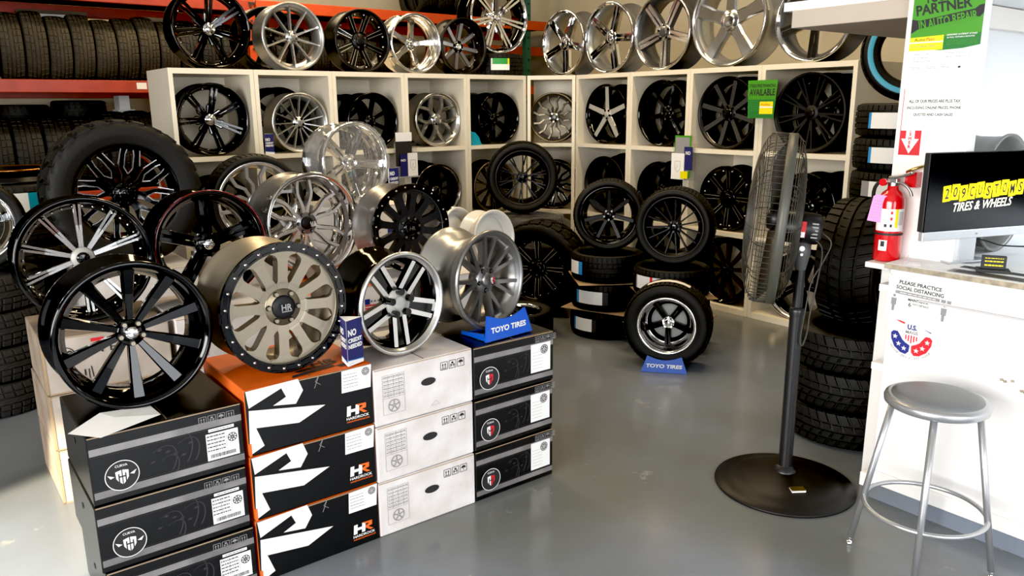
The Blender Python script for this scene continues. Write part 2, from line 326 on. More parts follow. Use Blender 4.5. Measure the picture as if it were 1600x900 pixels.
def build_wheel(root,Ro,W,style,face,side=None,barrel=None,lip=None,cap='gloss_black',ld=.02,spin=0,lug=5,lugm='steel',rivets=0,ring=None,cy=0,cz=None,capr=.55,rivm='chrome',hubm=None,y0=0,inner=None):
    side=side or face; barrel=barrel or side; lip=lip or face; d=STY[style]; S=Ro-.026
    T=Tr(0,y0,cz if cz is not None else Ro)
    link('rim',rim_mesh(Ro,W,ld,lip,barrel,inner or (lip if ld>.045 else barrel)),root,T)
    me=spoke_mesh(style,S,side,face)
    sy=ld-.012
    for i in range(d['n']): link('spoke',me,root,T@Rt(spin+360*i/d['n'],'Y')@Tr(0,sy,0))
    rh=d['hub']*S; yh=sy+d['arms'][0][0][2]-.004
    pr=[(0,yh),(rh*.9,yh),(rh,yh+.006),(rh*1.02,yh+.05),(rh*.5,yh+.06),(0,yh+.06)]
    hm=hubm or face
    link('hub',cached(('hub',round(rh,4),round(yh,4),hm,side),lambda:MB().lathe(pr,36,'Y',segs=[0,0,1,1,1]).mesh('hub',[hm,side])),root,T)
    rc=rh*capr; yc=yh-.012
    link('center_cap',cached(('cap',round(rc,4),round(yc,4),cap),lambda:MB().lathe([(0,yc-.002),(rc*.6,yc-.001),(rc*.92,yc+.001),(rc,yc+.006),(rc,yc+.03)],28,'Y').mesh('center_cap',[cap])),root,T)
    if lug:
        rl=rh*.78; lm=cached(('lug',lugm,round(yh,4),Ro>.2),lambda:MB().cyl(.0075,yh-.010,yh+.012,6,'Y',sm=False).cyl(.0105,yh-.0012,yh+.004,10,'Y',1).mesh('lug_nut',[lugm,'gloss_black']))
        for i in range(lug):
            a=R(spin)+2*PI*(i+.5)/lug; link('lug_nut',lm,root,T@Tr(rl*math.sin(a),0,rl*math.cos(a)))
    if d.get('ring'):
        a,b_=d['ring']; yy=sy+d['arms'][0][-1][2]
        link('spoke_ring',cached(('sr',style,round(S,3),face),lambda:MB().lathe([(a*S,yy),((b_+.015)*S,yy),((b_+.015)*S,yy+.04),(a*S,yy+.04)],72,'Y',closed=True).mesh('spoke_ring',[face])),root,T)
    if ring:
        link('bead_ring',cached(('br',round(Ro,3),ring),lambda:addb(MB().lathe([(Ro-.03,-.003),(Ro+.002,-.003),(Ro+.003,.012),(Ro-.03,.014)],72,'Y',closed=True,sm=False),ringbars(Ro)).mesh('bead_ring',[ring])),root,T)
    if rivets:
        rr=Ro-(.015 if ring else .040); ym=(-.004 if ring else ld-.004)
        if not ring: rr=Ro-.040
        rm=cached(('riv',rivm,round(ym,4)),lambda:MB().lathe([(0,ym-.005),(.004,ym-.0035),(.0058,ym),(.0058,ym+.006)],10,'Y').mesh('rivet',[rivm]))
        for i in range(rivets):
            a=2*PI*(i+.5)/rivets; link('rivet',rm,root,T@Tr(rr*math.sin(a),0,rr*math.cos(a)))
def wheel(label,loc,rz,Ro,W,style,face,rx=0,group=None,cat='wheel',**k):
    loc=(loc[0],loc[1],loc[2]+W*math.sin(R(max(0,-rx)))); t=thing('alloy_wheel',label,cat,loc,rz,rx,group); build_wheel(t,Ro,W,style,face,**k); return t
def tire_mesh(Rt_,Ri,W,style,n,mats,lying=False,tread=True):
    k=('tire',round(Rt_,3),round(Ri,3),round(W,3),style,n,tuple(mats))
    def mk():
        h=Rt_-Ri; sw=[(Ri-.004,.032,3),(Ri+.004,.017,3),(Ri+.10*h,.013,0),(Ri+.35*h,.003,0),(Ri+.42*h,.001,0),(Ri+.62*h,.002,0),(Ri+.8*h,.010,0),(Rt_-.020,.018,1)]
        if style=='mud': gv=[(.30,.022),(.70,.022)]; dep=.013
        elif style=='slick': gv=[]; dep=.002
        elif style=='sport': gv=[(.30,.03),(.5,.03),(.70,.03)]; dep=.008
        else: gv=[(.24,.022),(.41,.022),(.59,.022),(.76,.022)]; dep=.0075
        tv=[.06,.12]
        for c,w in gv: tv+=[c-w,c-w*.8,c+w*.8,c+w]
        tv=sorted(tv+[.5] if not any(abs(c-.5)<.01 for c,w in gv) else tv)+[.88,.94]
        def ing(v): return any(abs(v-c)<w*.9 for c,w in gv)
        prof=[(r,y,0,None) for r,y,q in sw]+[(Rt_-.012*abs(2*v-1)**3*1.2-.001,v*W,1,v) for v in tv]
        prof+= [(r,W-y,0,None) for r,y,q in sw[::-1]]
        t=.014; prof+=[(Ri+.02,W-.05,0,None),(Ri+.5*h,W-t-.004,0,None),(Rt_-.03,W-.04,0,None),(Rt_-.027,W*.5,0,None),(Rt_-.03,.04,0,None),(Ri+.5*h,t+.004,0,None),(Ri+.02,.05,0,None)]
        offs=(0,.06,.24 if style!='mud' else .34,.30 if style!='mud' else .40); P=len(prof); vs=[];fs=[];sm=[];mi=[]
        N=4*n
        for i in range(N):
            per,j=divmod(i,4)
            for (r,y,tr,v) in prof:
                u=per+offs[j]; rr=r
                if tr:
                    vc=abs(v-.5)
                    if style=='mud': u+= .5*(v>.5)+ (1.2*vc if vc<.22 else .3) ; lat=True
                    elif style=='sport': u+= 1.6*vc*(1 if vc<.21 else 1.2); lat=vc>.12
                    else: u+= .5*(v>.5)+.5*vc; lat=vc>.10
                    if ing(v): rr-=dep
                    elif lat and j in (1,2): rr-=dep*(.75 if style!='mud' else 1)
                elif style=='mud' and v is None and r>Rt_-.021 and j in (1,2): rr-=.008
                a=2*PI*u/n; vs.append((rr*math.sin(a),y,rr*math.cos(a)))
        for i in range(N):
            j=(i+1)%N
            for q in range(P):
                q2=(q+1)%P; fs.append((i*P+q,j*P+q,j*P+q2,i*P+q2)); sm.append(not(prof[q][2] or prof[q2][2])); 
                mi.append(1 if (len(mats)>1 and 3<=q<=4) else 0)
        me=bpy.data.meshes.new('tire'); me.from_pydata(vs,[],fs)
        for m in mats: me.materials.append(M[m])
        me.polygons.foreach_set('use_smooth',sm); me.polygons.foreach_set('material_index',mi)
        bm=bmesh.new(); bm.from_mesh(me); bmesh.ops.recalc_face_normals(bm,faces=bm.faces); bm.to_mesh(me); bm.free(); return me
    return cached(k,mk)
def mounted(label,loc,rz,Rt_,Ro,W,style,face,tread='rib',n=56,rx=0,tm=('rubber',),name='mounted_wheel',inset=.012,**k):
    t=thing(name,label,'wheel with tire',loc,rz,rx)
    link('tire',tire_mesh(Rt_,Ro-.012,W,tread,n,tm),t,Tr(0,0,Rt_))
    build_wheel(t,Ro,W-.02,style,face,cz=Rt_,y0=inset,**k); return t
def lone_tire(label,loc,rz,Rt_,Ri,W,tread='rib',n=44,lying=False,group=None,tm=('rubber',),lean=0,spin=0):
    """lying: axis vertical, loc = bottom centre; else standing, loc = contact point of the front face"""
    me=tire_mesh(Rt_,Ri,W,tread,n,tm)
    if lying: T=Tr(*loc)@Rt(rz,'Z')@Matrix.Translation((0,0,W))@Rt(-90,'X')
    else: T=Tr(*loc)@Rt(rz,'Z')@Rt(lean,'X')@Tr(0,0,Rt_)@Rt(spin,'Y')
    o=link('tire',me,None,T); return tag(o,label,'tire',group)
def tread_label(parent,Rt_,W,ang,arc,v0,v1,cols,name='tread_label'):
    """paper strip wrapped on the tread of a lying tire (mesh axes: axis Y): cols = list of (fraction, material)"""
    b=MB(); f0=0; ms=[]
    for fr,m in cols:
        ms.append(m); n=6
        for i in range(n):
            a0=R(ang)+arc*(f0+fr*i/n); a1=R(ang)+arc*(f0+fr*(i+1)/n); r=Rt_+.0025
            b.add([(r*math.sin(a),y*W,r*math.cos(a)) for a,y in ((a0,v0),(a1,v0),(a1,v1),(a0,v1))],[(0,1,2,3)],len(ms)-1)
        f0+=fr
    return b.build(name,ms,parent)
I4=Matrix.Identity(4)
# ---------------------------------------------------------------- the room
def plane_box(name,x0,y0,z0,x1,y1,z1,m,b=0): return struct(MB().box(x0,y0,z0,x1,y1,z1,b=b).build(name,m))
plane_box('floor',-4,-4,-.1,7.5,10,0,'floor_epoxy')
plane_box('wall_back',-4,9.9,0,7.6,10.05,4.6,'wall_cream')
plane_box('wall_right',7.5,-4,0,7.65,9.9,4.6,'wall_cream')
plane_box('wall_counter',3.305,1.575,0,7.49,1.605,2.00,'wall_white')
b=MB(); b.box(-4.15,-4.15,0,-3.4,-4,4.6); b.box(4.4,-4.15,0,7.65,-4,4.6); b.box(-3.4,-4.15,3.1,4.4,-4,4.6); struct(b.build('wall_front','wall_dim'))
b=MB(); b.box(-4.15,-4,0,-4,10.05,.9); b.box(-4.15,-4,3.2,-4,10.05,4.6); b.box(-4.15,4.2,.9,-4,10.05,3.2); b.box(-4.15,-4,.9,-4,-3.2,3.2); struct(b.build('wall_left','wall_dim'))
plane_box('ceiling',-4.15,-4,4.6,7.65,10.05,4.75,'ceil')
# post with paper on it and the boxed soffit above the counter
plane_box('trim_1',3.22,1.335,0,3.30,1.612,2.5,'counter_white',.004)
plane_box('trim_2',3.235,1.615,1.985,7.4,2.14,2.06,'soffit_cream',.003)
plane_box('trim_3',3.26,1.62,2.062,7.4,2.20,2.10,'wall_white')
plane_box('trim_4',3.31,1.535,1.97,7.4,1.57,2.06,'paper_warm')
plane_box('trim_5',3.31,-3,2.065,7.4,1.612,2.12,'wall_white')
plane_box('baseboard_back',-4,9.88,0,7.5,9.9,.1,'wall_white')
# ---------------------------------------------------------------- wheel cubbies
def shelf_unit(label,w,loc,rz,depth=.6,H=1.94,back=True,side=None):
    t=thing('cube_shelf',label,'shelf',loc,rz,group='white wheel display shelving'); th=.032
    # origin front left bottom; x to the right, y into the depth
    for x in (0.001,w-th-.001): MB().box(x,0,0,x+th,side or depth,H,b=.002).build('side_panel','shelf_white',t)
    for z,h in ((0,.045),(.62,.034),(1.272,.034),(H-.038,.038)): MB().box(th+.001,.002,z,w-th-.001,depth,z+h).build('shelf_board','shelf_white',t)
    MB().box(th+.001,depth-.012,.04,w-th-.001,depth-.002,H-.04).build('back_panel','shelf_white',t); return t
LB=[1.55,2.165,2.80,3.465,4.11,4.795]
for i,nm in enumerate(('with a black wheel with chrome double spokes at the top','with a thin-spoked silver wheel at the top','with a black seven-spoke wheel at the top','with a five-spoke silver wheel at the top','with a black twin-spoke wheel at the top, next to the corner')):
    t=shelf_unit('white cubby shelf column '+nm,LB[i+1]-LB[i],(LB[i],6.0,0),0)
    if i==0:
        F=frame((0,.30,1.12),'-X'); k=flat('red_sticker',[rect(-.09,.0,-.05,.28),[(-.11,.28),(-.07,.34),(-.03,.28)]],'print_red',t,F)
shelf_unit('narrow white corner shelf column set at an angle',.462,(4.802,5.996,0),-43.3,depth=.46,side=.035)
RB=[5.675,4.97,4.30,3.62,2.87]
for i,nm in enumerate(('with a black and grey five-spoke wheel at the top','with a glossy black six-spoke wheel at the top','with a dark eight-spoke wheel at the top','at the open end, with the matte black wheel at the top')):
    shelf_unit('white cubby shelf column '+nm,RB[i]-RB[i+1],(5.14,RB[i],0),-90)
ZT,ZM,ZB=1.307,.655,.046
def LW(label,x,z,Ro,style,face,y=6.06,W=.22,**k): return wheel(label,(x,y,z),0,Ro,W,style,face,**k)
def RW(label,y,z,Ro,style,face,x=5.19,W=.22,rz=-90,**k): return wheel(label,(x,y,z),rz,Ro,W,style,face,**k)
# top row of cubbies, along the back
LW('black wheel with chrome twin spokes inside the endmost top cubby',1.857,ZT,.268,'star7','machined',side='gloss_black',lip='gloss_black',barrel='gloss_black',hubm='chrome',rivets=14,ld=.035,lug=0,cap='chrome',spin=10)
LW('thin-spoked brushed silver wheel in the second top cubby',2.525,ZT,.234,'thin15','machined',side='silver',barrel='silver',cap='silver',lugm='gloss_black',lug=5,W=.2,y=6.03,spin=4)
LW('dark bare wheel standing behind the thin-spoked silver wheel',2.47,ZT,.258,'seven','satin_black',y=6.30)
LW('glossy black seven-spoke wheel in the third top cubby',3.185,ZT,.236,'seven','gloss_black',barrel='satin_black',cap='gloss_black',spin=12,ld=.045)
LW('dark spare wheel behind the glossy seven-spoke wheel',3.075,ZT,.232,'seven','satin_black',y=6.33,ld=.03)
LW('silver wheel with five forked spokes in the fourth top cubby',3.835,ZT,.238,'y5','polished',side='silver',barrel='silver',lip='polished',cap='silver',spin=36)
LW('black spare wheel behind the forked silver wheel',3.745,ZT,.235,'seven','satin_black',y=6.33)
LW('black twin-spoke wheel in the top cubby beside the corner',4.515,ZT,.24,'twin6','gloss_black',ld=.06,barrel='satin_black',spin=8)
LW('grey-lipped spare wheel behind the black twin-spoke wheel',4.40,ZT,.24,'seven','satin_black',y=6.33,lip='gunmetal')
# corner
wheel('smoked bronze wheel with swirling split spokes in the top corner cubby',(5.045,5.895,ZT),-52,.24,.2,'swirl12','smoke_bronze',side='satin_black',barrel='dark_grey',cap='dark_grey',spin=6)
wheel('black milled mesh wheel in the middle corner cubby',(5.045,5.895,ZM),-50,.24,.2,'loop8','polished',side='gloss_black',barrel='gloss_black',hubm='gloss_black',lip='gloss_black',spin=10)
# middle row, along the back
LW('black and brushed split-spoke wheel in the fourth middle cubby',3.815,ZM,.25,'fork10','smoke_chrome',side='gloss_black',barrel='gloss_black',cap='gloss_black',lip='smoke_chrome',spin=9)
LW('black spare wheel behind the brushed split-spoke wheel',3.765,ZM,.26,'seven','satin_black',y=6.33)
LW('dark mesh wheel in the fifth middle cubby behind a mounted wheel',4.46,ZM,.25,'fork10','bronze_dark',side='gloss_black',barrel='gloss_black')
LW('dark wheel low in the second middle cubby',2.46,ZM,.25,'seven','satin_black')
LW('dark wheel in the third middle cubby behind the film-wrapped wheel',3.12,ZM,.24,'twin6','gloss_black')
LW('dark wheel in the endmost middle cubby',1.86,ZM,.25,'twin6','gloss_black')
# right run, top row
RW('black five-spoke wheel with brushed grey faces in a top cubby',5.325,ZT,.272,'five_star','brushed',side='gloss_black',barrel='gloss_black',lip='gloss_black',cap='brushed',hubm='brushed',lugm='gloss_black',spin=0)
RW('black spare wheel behind the grey-faced five-spoke wheel',5.30,ZT,.27,'five_star','satin_black',x=5.45)
RW('glossy black six-spoke wheel in a top cubby',4.64,ZT,.28,'six','gloss_black',ld=.05,spin=18)
RW('black spare wheel behind the glossy six-spoke wheel',4.62,ZT,.27,'six','satin_black',x=5.45)
RW('dark satin eight-spoke wheel in a top cubby',3.965,ZT,.283,'eight','spoke_grey',side='satin_black',barrel='gloss_black',lip='satin_black',cap='gloss_black',lugm='gloss_black',lug=6,hubm='satin_black',spin=14)
RW('black spare wheel behind the dark eight-spoke wheel',3.94,ZT,.283,'eight','satin_black',x=5.45,ld=.02)
RW('matte black wheel with slim forked spokes in the open-end top cubby',3.245,ZT,.285,'nine','matte_black',side='matte_black',barrel='satin_black',cap='satin_black',lug=0,spin=18)
RW('black spare wheel behind the matte black fork-spoke wheel',3.23,ZT,.285,'nine','satin_black',x=5.45)
# right run, middle row
RW('flat black crossed-spoke wheel in the middle cubby nearest the corner',5.33,ZM,.27,'xmesh6','matte_black',barrel='satin_black')
RW('black spare wheel behind the crossed-spoke wheel',5.31,ZM,.28,'six','satin_black',x=5.45)
RW('black forked wheel in the middle cubby behind two mounted wheels',4.64,ZM,.262,'y5','gloss_black',barrel='satin_black')
RW('black spare wheel behind the black forked wheel',4.62,ZM,.262,'six','satin_black',x=5.45)
RW('black off-road wheel with silver-edged twin spokes and riveted lip',3.93,ZM,.262,'twin8','machined',side='gloss_black',lip='gloss_black',rivets=16,rivm='white_letter',ld=.02,spin=0,lug=0,hubm='gloss_black') 
RW('black spare wheel behind the riveted off-road wheel',3.93,ZM,.25,'eight','satin_black',x=5.45,ld=.02)
RW('black wheel with thin silver lines behind the fan motor',3.23,ZM,.255,'loop8','polished',side='gloss_black',lip='gloss_black',barrel='satin_black',hubm='gloss_black')
RW('black spare wheel beyond the fan motor',3.20,ZM,.25,'eight','satin_black',x=5.45)
# right run, bottom row
RW('black and bronze eight-spoke wheel on the bottom shelf',3.93,ZB,.275,'taper10','smoke_bronze',side='gloss_black',lip='gloss_black',barrel='gloss_black',cap='gloss_black',hubm='gloss_black',spin=10,W=.24)
RW('black wheel with a bright lip on the bottom shelf below the fan head',3.24,ZB,.272,'five_twin','gloss_black',lip='polished',barrel='gloss_black',spin=20)
RW('dark wheel on the bottom shelf behind the tire stacks',4.64,ZB,.27,'six','satin_black')
RW('dark wheel on the bottom shelf near the corner',5.32,ZB,.27,'six','satin_black')
wheel('dark wheel at the foot of the corner shelf',(5.045,5.895,ZB),-50,.24,.2,'twin6','gloss_black')
# on top of the back shelf
H=1.941
LW('large black wheel with chrome inner star on top of the shelf end',1.90,H,.285,'star7','machined',side='gloss_black',lip='gloss_black',barrel='gloss_black',hubm='chrome',cap='chrome',rivets=14,ld=.03,lug=0,spin=3,y=6.04)
LW('ten-spoke brushed silver wheel on top of the shelf',2.52,H,.255,'blade10','machined',side='silver',barrel='silver',lip='silver',cap='silver',spin=-3,y=6.04)
LW('black wheel standing behind the ten-spoke silver wheel',2.43,H,.25,'seven','satin_black',y=6.32)
LW('black off-road wheel with milled spoke edges on top of the shelf',3.115,H,.25,'twin8','polished',side='gloss_black',lip='satin_black',barrel='satin_black',hubm='satin_black',cap='satin_black',rivets=16,rivm='white_letter',ld=.05,spin=22,y=6.04)
LW('polished five-spoke deep-lip wheel on top of the shelf',3.62,H,.25,'five_smooth','polished',side='polished',lip='polished',barrel='polished',cap='polished',ld=.085,spin=12,y=6.04,W=.24)
LW('black wheel with grey eight-spoke center on top of the shelf',4.12,H,.246,'eight','gunmetal',side='dark_grey',lip='satin_black',barrel='satin_black',hubm='gloss_black',cap='chrome',rivets=16,rivm='white_letter',ld=.09,spin=10,y=6.04)
lt=lone_tire('tire with a green and white tread label lying on top of the shelf',(4.665,6.34,H),0,.29,.20,.205,'rib',40,lying=True)
tread_label(lt,.29,.205,222,-.62,.24,.5,[(.08,'paper'),(.82,'label_green'),(.1,'yellow_print')]); tread_label(lt,.29,.205,222,-.62,.5,.76,[(1,'paper')])
LW('large chrome multi-spoke wheel standing on the labelled tire',4.655,H+.207,.335,'star7','chrome',side='chrome',lip='chrome',barrel='gloss_black',cap='chrome',lug=0,spin=0,y=6.22,W=.24,rivets=0)
# on top of the right shelf
RW('chrome wheel with five split spokes at the corner on top of the shelf',5.905,H,.305,'five_twin','chrome',W=.26,x=5.16,barrel='silver',side='chrome',cap='chrome',spin=30,lug=5)
RW('chrome five-spoke wheel with broad boxed spokes, second from the corner',5.28,H,.31,'five_twin','chrome',W=.26,x=5.16,barrel='silver',side='chrome',cap='chrome',spin=20)
RW('grey and chrome five-spoke wheel on top of the shelf',4.65,H,.312,'five_twin','polished',W=.26,x=5.16,barrel='dark_grey',side='dark_grey',lip='polished',cap='dark_grey',spin=33,hubm='polished',lugm='gloss_black')
RW('polished truck wheel with five fat spokes on top of the shelf',3.965,H,.345,'five_fat','polished',W=.27,x=5.14,barrel='silver',side='polished',cap='polished',spin=0,lug=0,capr=.62,ld=.03)
RW('chrome five-spoke wheel half hidden by the white soffit beam',3.25,H,.30,'five_twin','chrome',W=.24,x=5.16,side='chrome',barrel='dark_grey',cap='chrome',spin=36)
# ---------------------------------------------------------------- racking and tires at the back
rk=thing('pallet_rack','orange pallet rack full of tires along the back wall','rack',(0,8.3,0))
for n,x0,x1,z in (('beam',.0,3.0,1.81),('beam',0,3.0,.79),('beam',0,3.0,2.62),('beam',3.08,7.4,2.63),('beam',3.08,7.4,1.81),('beam',5.6,7.4,2.33)):
    for y in ((0,1.15) if z!=2.33 else (.3,)): MB().box(x0,y,z-(.035 if y>1 else 0),x1,y+.05,z+.115-(.035 if y>1 else 0),b=.006).build(n,'rack_red' if x0<1 else 'rack_orange',rk)
for x,m in ((0,'rack_red'),(3.04,'rack_orange'),(6.72,'rack_green')):
    for y in (0,1.12):
        b=MB().box(x-.04,y-.01+.07,0,x+.04,y+.14,3.4)
        for i in range(22): b.cyl(.012,y+.05,y+.062,8,'Y',1,T=Tr(x,0,.3+i*.14))
        b.build('upright',[m,'rack_dark'],rk)
for z in (.87,1.885,2.70): MB().box(.05,.05,z,7.35,1.15,z+.025).build('wire_deck','rack_dark',rk)
flat('barcode_sticker',[rect(0,0,.09,.06)],'paper_warm',rk,frame((1.85,-.001,1.845),'-Y'))
x=.60
for i in range(21):
    w=.185 if i<9 else .2; Rr=.305+.012*((i*7)%5-2)/2+(.012 if i==0 else 0)
    if x<3.09 and x+w>2.99: x=3.09
    lone_tire('worn dusty tire standing on the orange rack shelf, '+(ORD+['twenty-first'])[i]+' from the leftmost end',(x+w,8.36+Rr,1.912),90,Rr,.2,w,'rib',30,tm=('rubber_worn',) if i<9 else ('rubber_old',),group='tires on the orange rack',spin=i*17)
    # axis runs along the shelf; tread faces out
    x+=w+.006
for i,(x,w,Rr) in enumerate(((.545,.24,.345),(.79,.24,.345),(1.035,.25,.345),(1.295,.26,.345),(1.565,.22,.372),(1.79,.22,.375),(2.02,.22,.37))):
    o=lone_tire('dark tire standing under the orange beam, '+ORD[i]+' from the leftmost end',(x+w,8.36+Rr,.897),90,Rr,.22,w,'rib',32,tm=('rubber_old',),group='tires under the orange beam',spin=i*23)
for j,(x,y,n) in enumerate(((.98,9.42,4),(1.51,9.42,4))):
    for i in range(n): lone_tire('old tire lying flat under the rack beam, %s up in the %s pile'%(ORD[i],('shadowed','taller grey')[j]),(x,y,.897+i*(.205 if j==0 else .215)),i*40,.262,.18,.2 if j==0 else .21,'rib',30,lying=True,tm=('rubber_old',),group='tires lying under the rack beam')
t=thing('carton','white and black printed carton behind the tires on the orange rack','box',(1.33,9.08,1.912),-4)
MB().box(-.28,0,0,.28,.3,.655).build('carton_body','paper_warm',t); MB().box(-.30,-.01,.655,.30,.31,.69).build('lid','card_dark',t)
flat('red_print',[rect(-.17,.5,-.10,.645)],'print_red',t,frame((0,0,0),'-Y'))
t=thing('carton','small brown carton with a blue print at the end of the rack tires','box',(2.27,9.1,1.912),0)
MB().box(-.1,0,0,.12,.25,.68).build('carton_body','card_brown',t); flat('blue_print',[rect(-.07,.5,.09,.64)],'navy',t,frame((0,0,0),'-Y'))
t=thing('carton','narrow bright white block standing between the lower rack tires','box',(1.90,9.14,.897),0)  # plain white block for an unidentified white shape between the tires
MB().box(-.05,0,0,.05,.25,.90).build('carton_body','paper',t); MB().box(-.07,-.02,.70,.09,.27,.76).build('paper_band','paper',t)
tag(MB().box(2.36,9.885,2.68,2.47,9.895,2.84).build('wall_sign','yellow_print'),'small yellow notice stuck on the cream back wall','sign')
for i in range(4): lone_tire('dark tire standing on the uppermost rack level, %s from the rack post'%ORD[i],(5.55+.24*i,9.0,2.73),90,.33,.22,.225,'rib',30,tm=('rubber_old',),group='tires on the upper rack level')
# left edge: stack with a chrome wheel, and the stack with a copper wheel
for i in range(4): lone_tire('black tire in the stack below the mounted chrome wheel, %s from the floor'%ORD[i],(.2,5.2,.196*i),i*50,.335,.22,.195,'rib',40,lying=True,tm=('rubber_old',),group='tires under the chrome wheel')
mounted('chrome wheel with a fat tire standing on a tire stack, leftmost of the wheels',(.225,5.02,.785),0,.265,.205,.22,'five_smooth','chrome',side='chrome',lip='chrome',barrel='chrome',cap='chrome',ld=.05,spin=10)
for i in range(6):
    o=lone_tire('dark tire in the stack under the copper wheel, %s from the floor'%ORD[i],(.52,6.05,.2*i),i*40,.335,.22,.2,'rib',36,lying=True,tm=('rubber_old',),group='tires under the copper wheel')
tread_label(o,.335,.2,216+200,-.95,.25,.85,[(.12,'teal'),(.7,'paper'),(.18,'teal')])
t=wheel('copper-plated wheel lying face up on the labelled tire stack',(0,0,0),0,.28,.09,'thin15','satin_black',side='satin_black',lip='copper',barrel='satin_black',cap='satin_black',lug=0,ld=.02)
t.matrix_local=Tr(.52,6.05,1.202)@Tr(0,-.28,.09)@Rt(-90,'X')
# ---------------------------------------------------------------- boxes
def aff(pts,TL,TR,BL,W,Hh):
    ux,uy=TR[0]-TL[0],TR[1]-TL[1]; vx,vy=BL[0]-TL[0],BL[1]-TL[1]; D=ux*vy-uy*vx
    o=[]
    for x,y in pts:
        dx,dy=x-TL[0],y-TL[1]; a=(dx*vy-dy*vx)/D; c=(ux*dy-uy*dx)/D; o.append((a*W,(1-c)*Hh))
    return o
def carton(label,cx,cy,z,w,d,h,m,rz=0,group=None,seam=True,side=None,top=None):
    t=thing('wheel_carton',label,'box',(cx,cy,z),rz,group=group)
    mats=[m,side or m,top or m]
    b=MB(); b.box(-w/2,0,.001,w/2,d,h-.002,b=.005); 
    me=b.mesh('carton_body',mats)
    for p in me.polygons:
        if p.normal.z>.8: p.material_index=2
        elif abs(p.normal.x)>.8: p.material_index=1
    link('carton_body',me,t)
    if seam:
        MB().box(-w/2+.004,-.0012,h-.0075,w/2-.004,.0,h-.0045).build('flap_edge','card_brown',t)
        MB().box(-.0015,.01,h-.002,.0015,d-.01,h-.0008).build('tape_seam','card_dark',t)
    return t
def care_icons(t,F,u,v,s,m,n=3):
    P=[]
    for i in range(n):
        x=u+i*s*1.25
        P+=[line((x,v),(x+s,v),s*.07),line((x,v+s),(x+s,v+s),s*.07),line((x,v),(x,v+s),s*.07),line((x+s,v),(x+s,v+s),s*.07)]
        if i%3==0:
            for k in (.32,.68): P+=[line((x+k*s,v+.2*s),(x+k*s,v+.6*s),s*.09),[(x+(k-.13)*s,v+.58*s),(x+(k+.13)*s,v+.58*s),(x+k*s,v+.85*s)]]
            P+=[line((x+.15*s,v+.14*s),(x+.85*s,v+.14*s),s*.08)]
        elif i%3==1:
            P+=[line((x+.25*s,v+.15*s),(x+.25*s,v+.55*s),s*.1),line((x+.75*s,v+.15*s),(x+.75*s,v+.55*s),s*.1),line((x+.25*s,v+.5*s),(x+.45*s,v+.3*s),s*.1),line((x+.75*s,v+.5*s),(x+.55*s,v+.3*s),s*.1),rect(x+.35*s,v+.55*s,x+.65*s,v+.82*s)]
        else:
            P+=[[(x+.5*s+.36*s*math.cos(a*PI/8),v+.48*s+.36*s*math.sin(a*PI/8)) for a in range(9)],line((x+.5*s,v+.15*s),(x+.5*s,v+.5*s),s*.07)]
    return flat('care_symbol_print',P,m,t,F)
def wheel_icon(cu,cv,r,n=5):
    P=ringq(cu,cv,r*.84,r,20)+ringq(cu,cv,r*.12,r*.26,12)
    for i in range(n): P.append(line((cu+r*.22*math.sin(2*PI*i/n),cv+r*.22*math.cos(2*PI*i/n)),(cu+r*.86*math.sin(2*PI*i/n),cv+r*.86*math.cos(2*PI*i/n)),r*.2))
    return P
def small_print(rows,u0,u1,v0,v1,th=.42):
    P=[]; 
    for i in range(rows):
        v=v1-(i+.5)*(v1-v0)/rows; u=u0
        while u<u1-.002:
            w=random.uniform(.06,.2)*(u1-u0); e=min(u1,u+w)
            P.append(rect(u,v-(v1-v0)/rows*th/2,e,v+(v1-v0)/rows*th/2)); u=e+.03*(u1-u0)
    return P
def shield(cu,cv,s): return [(cu-s,cv+s*.9),(cu,cv+s*1.15),(cu+s,cv+s*.9),(cu+s*.95,cv-.1*s),(cu+s*.55,cv-.8*s),(cu,cv-1.2*s),(cu-s*.55,cv-.8*s),(cu-s*.95,cv-.1*s)]
def h_shield(t,F,cu,cv,s,red,mw='print_white'):
    L=[(cu-s,cv+s),(cu-.08*s,cv+1.2*s),(cu-.08*s,cv+.15*s),(cu-.42*s,cv+.15*s),(cu-.42*s,cv+.6*s),(cu-.62*s,cv+.6*s),(cu-.62*s,cv-.75*s),(cu-.95*s,cv-.2*s)]
    L2=[(cu-.42*s,cv-.95*s),(cu-.42*s,cv-.1*s),(cu-.08*s,cv-.1*s),(cu-.08*s,cv-1.3*s)]
    mir=lambda P:[(2*cu-x,y) for x,y in P][::-1]
    flat('emblem_lettering',[L,L2],mw,t,F,.0022); flat('emblem_lettering',[mir(L),mir(L2)],red,t,F,.0022)
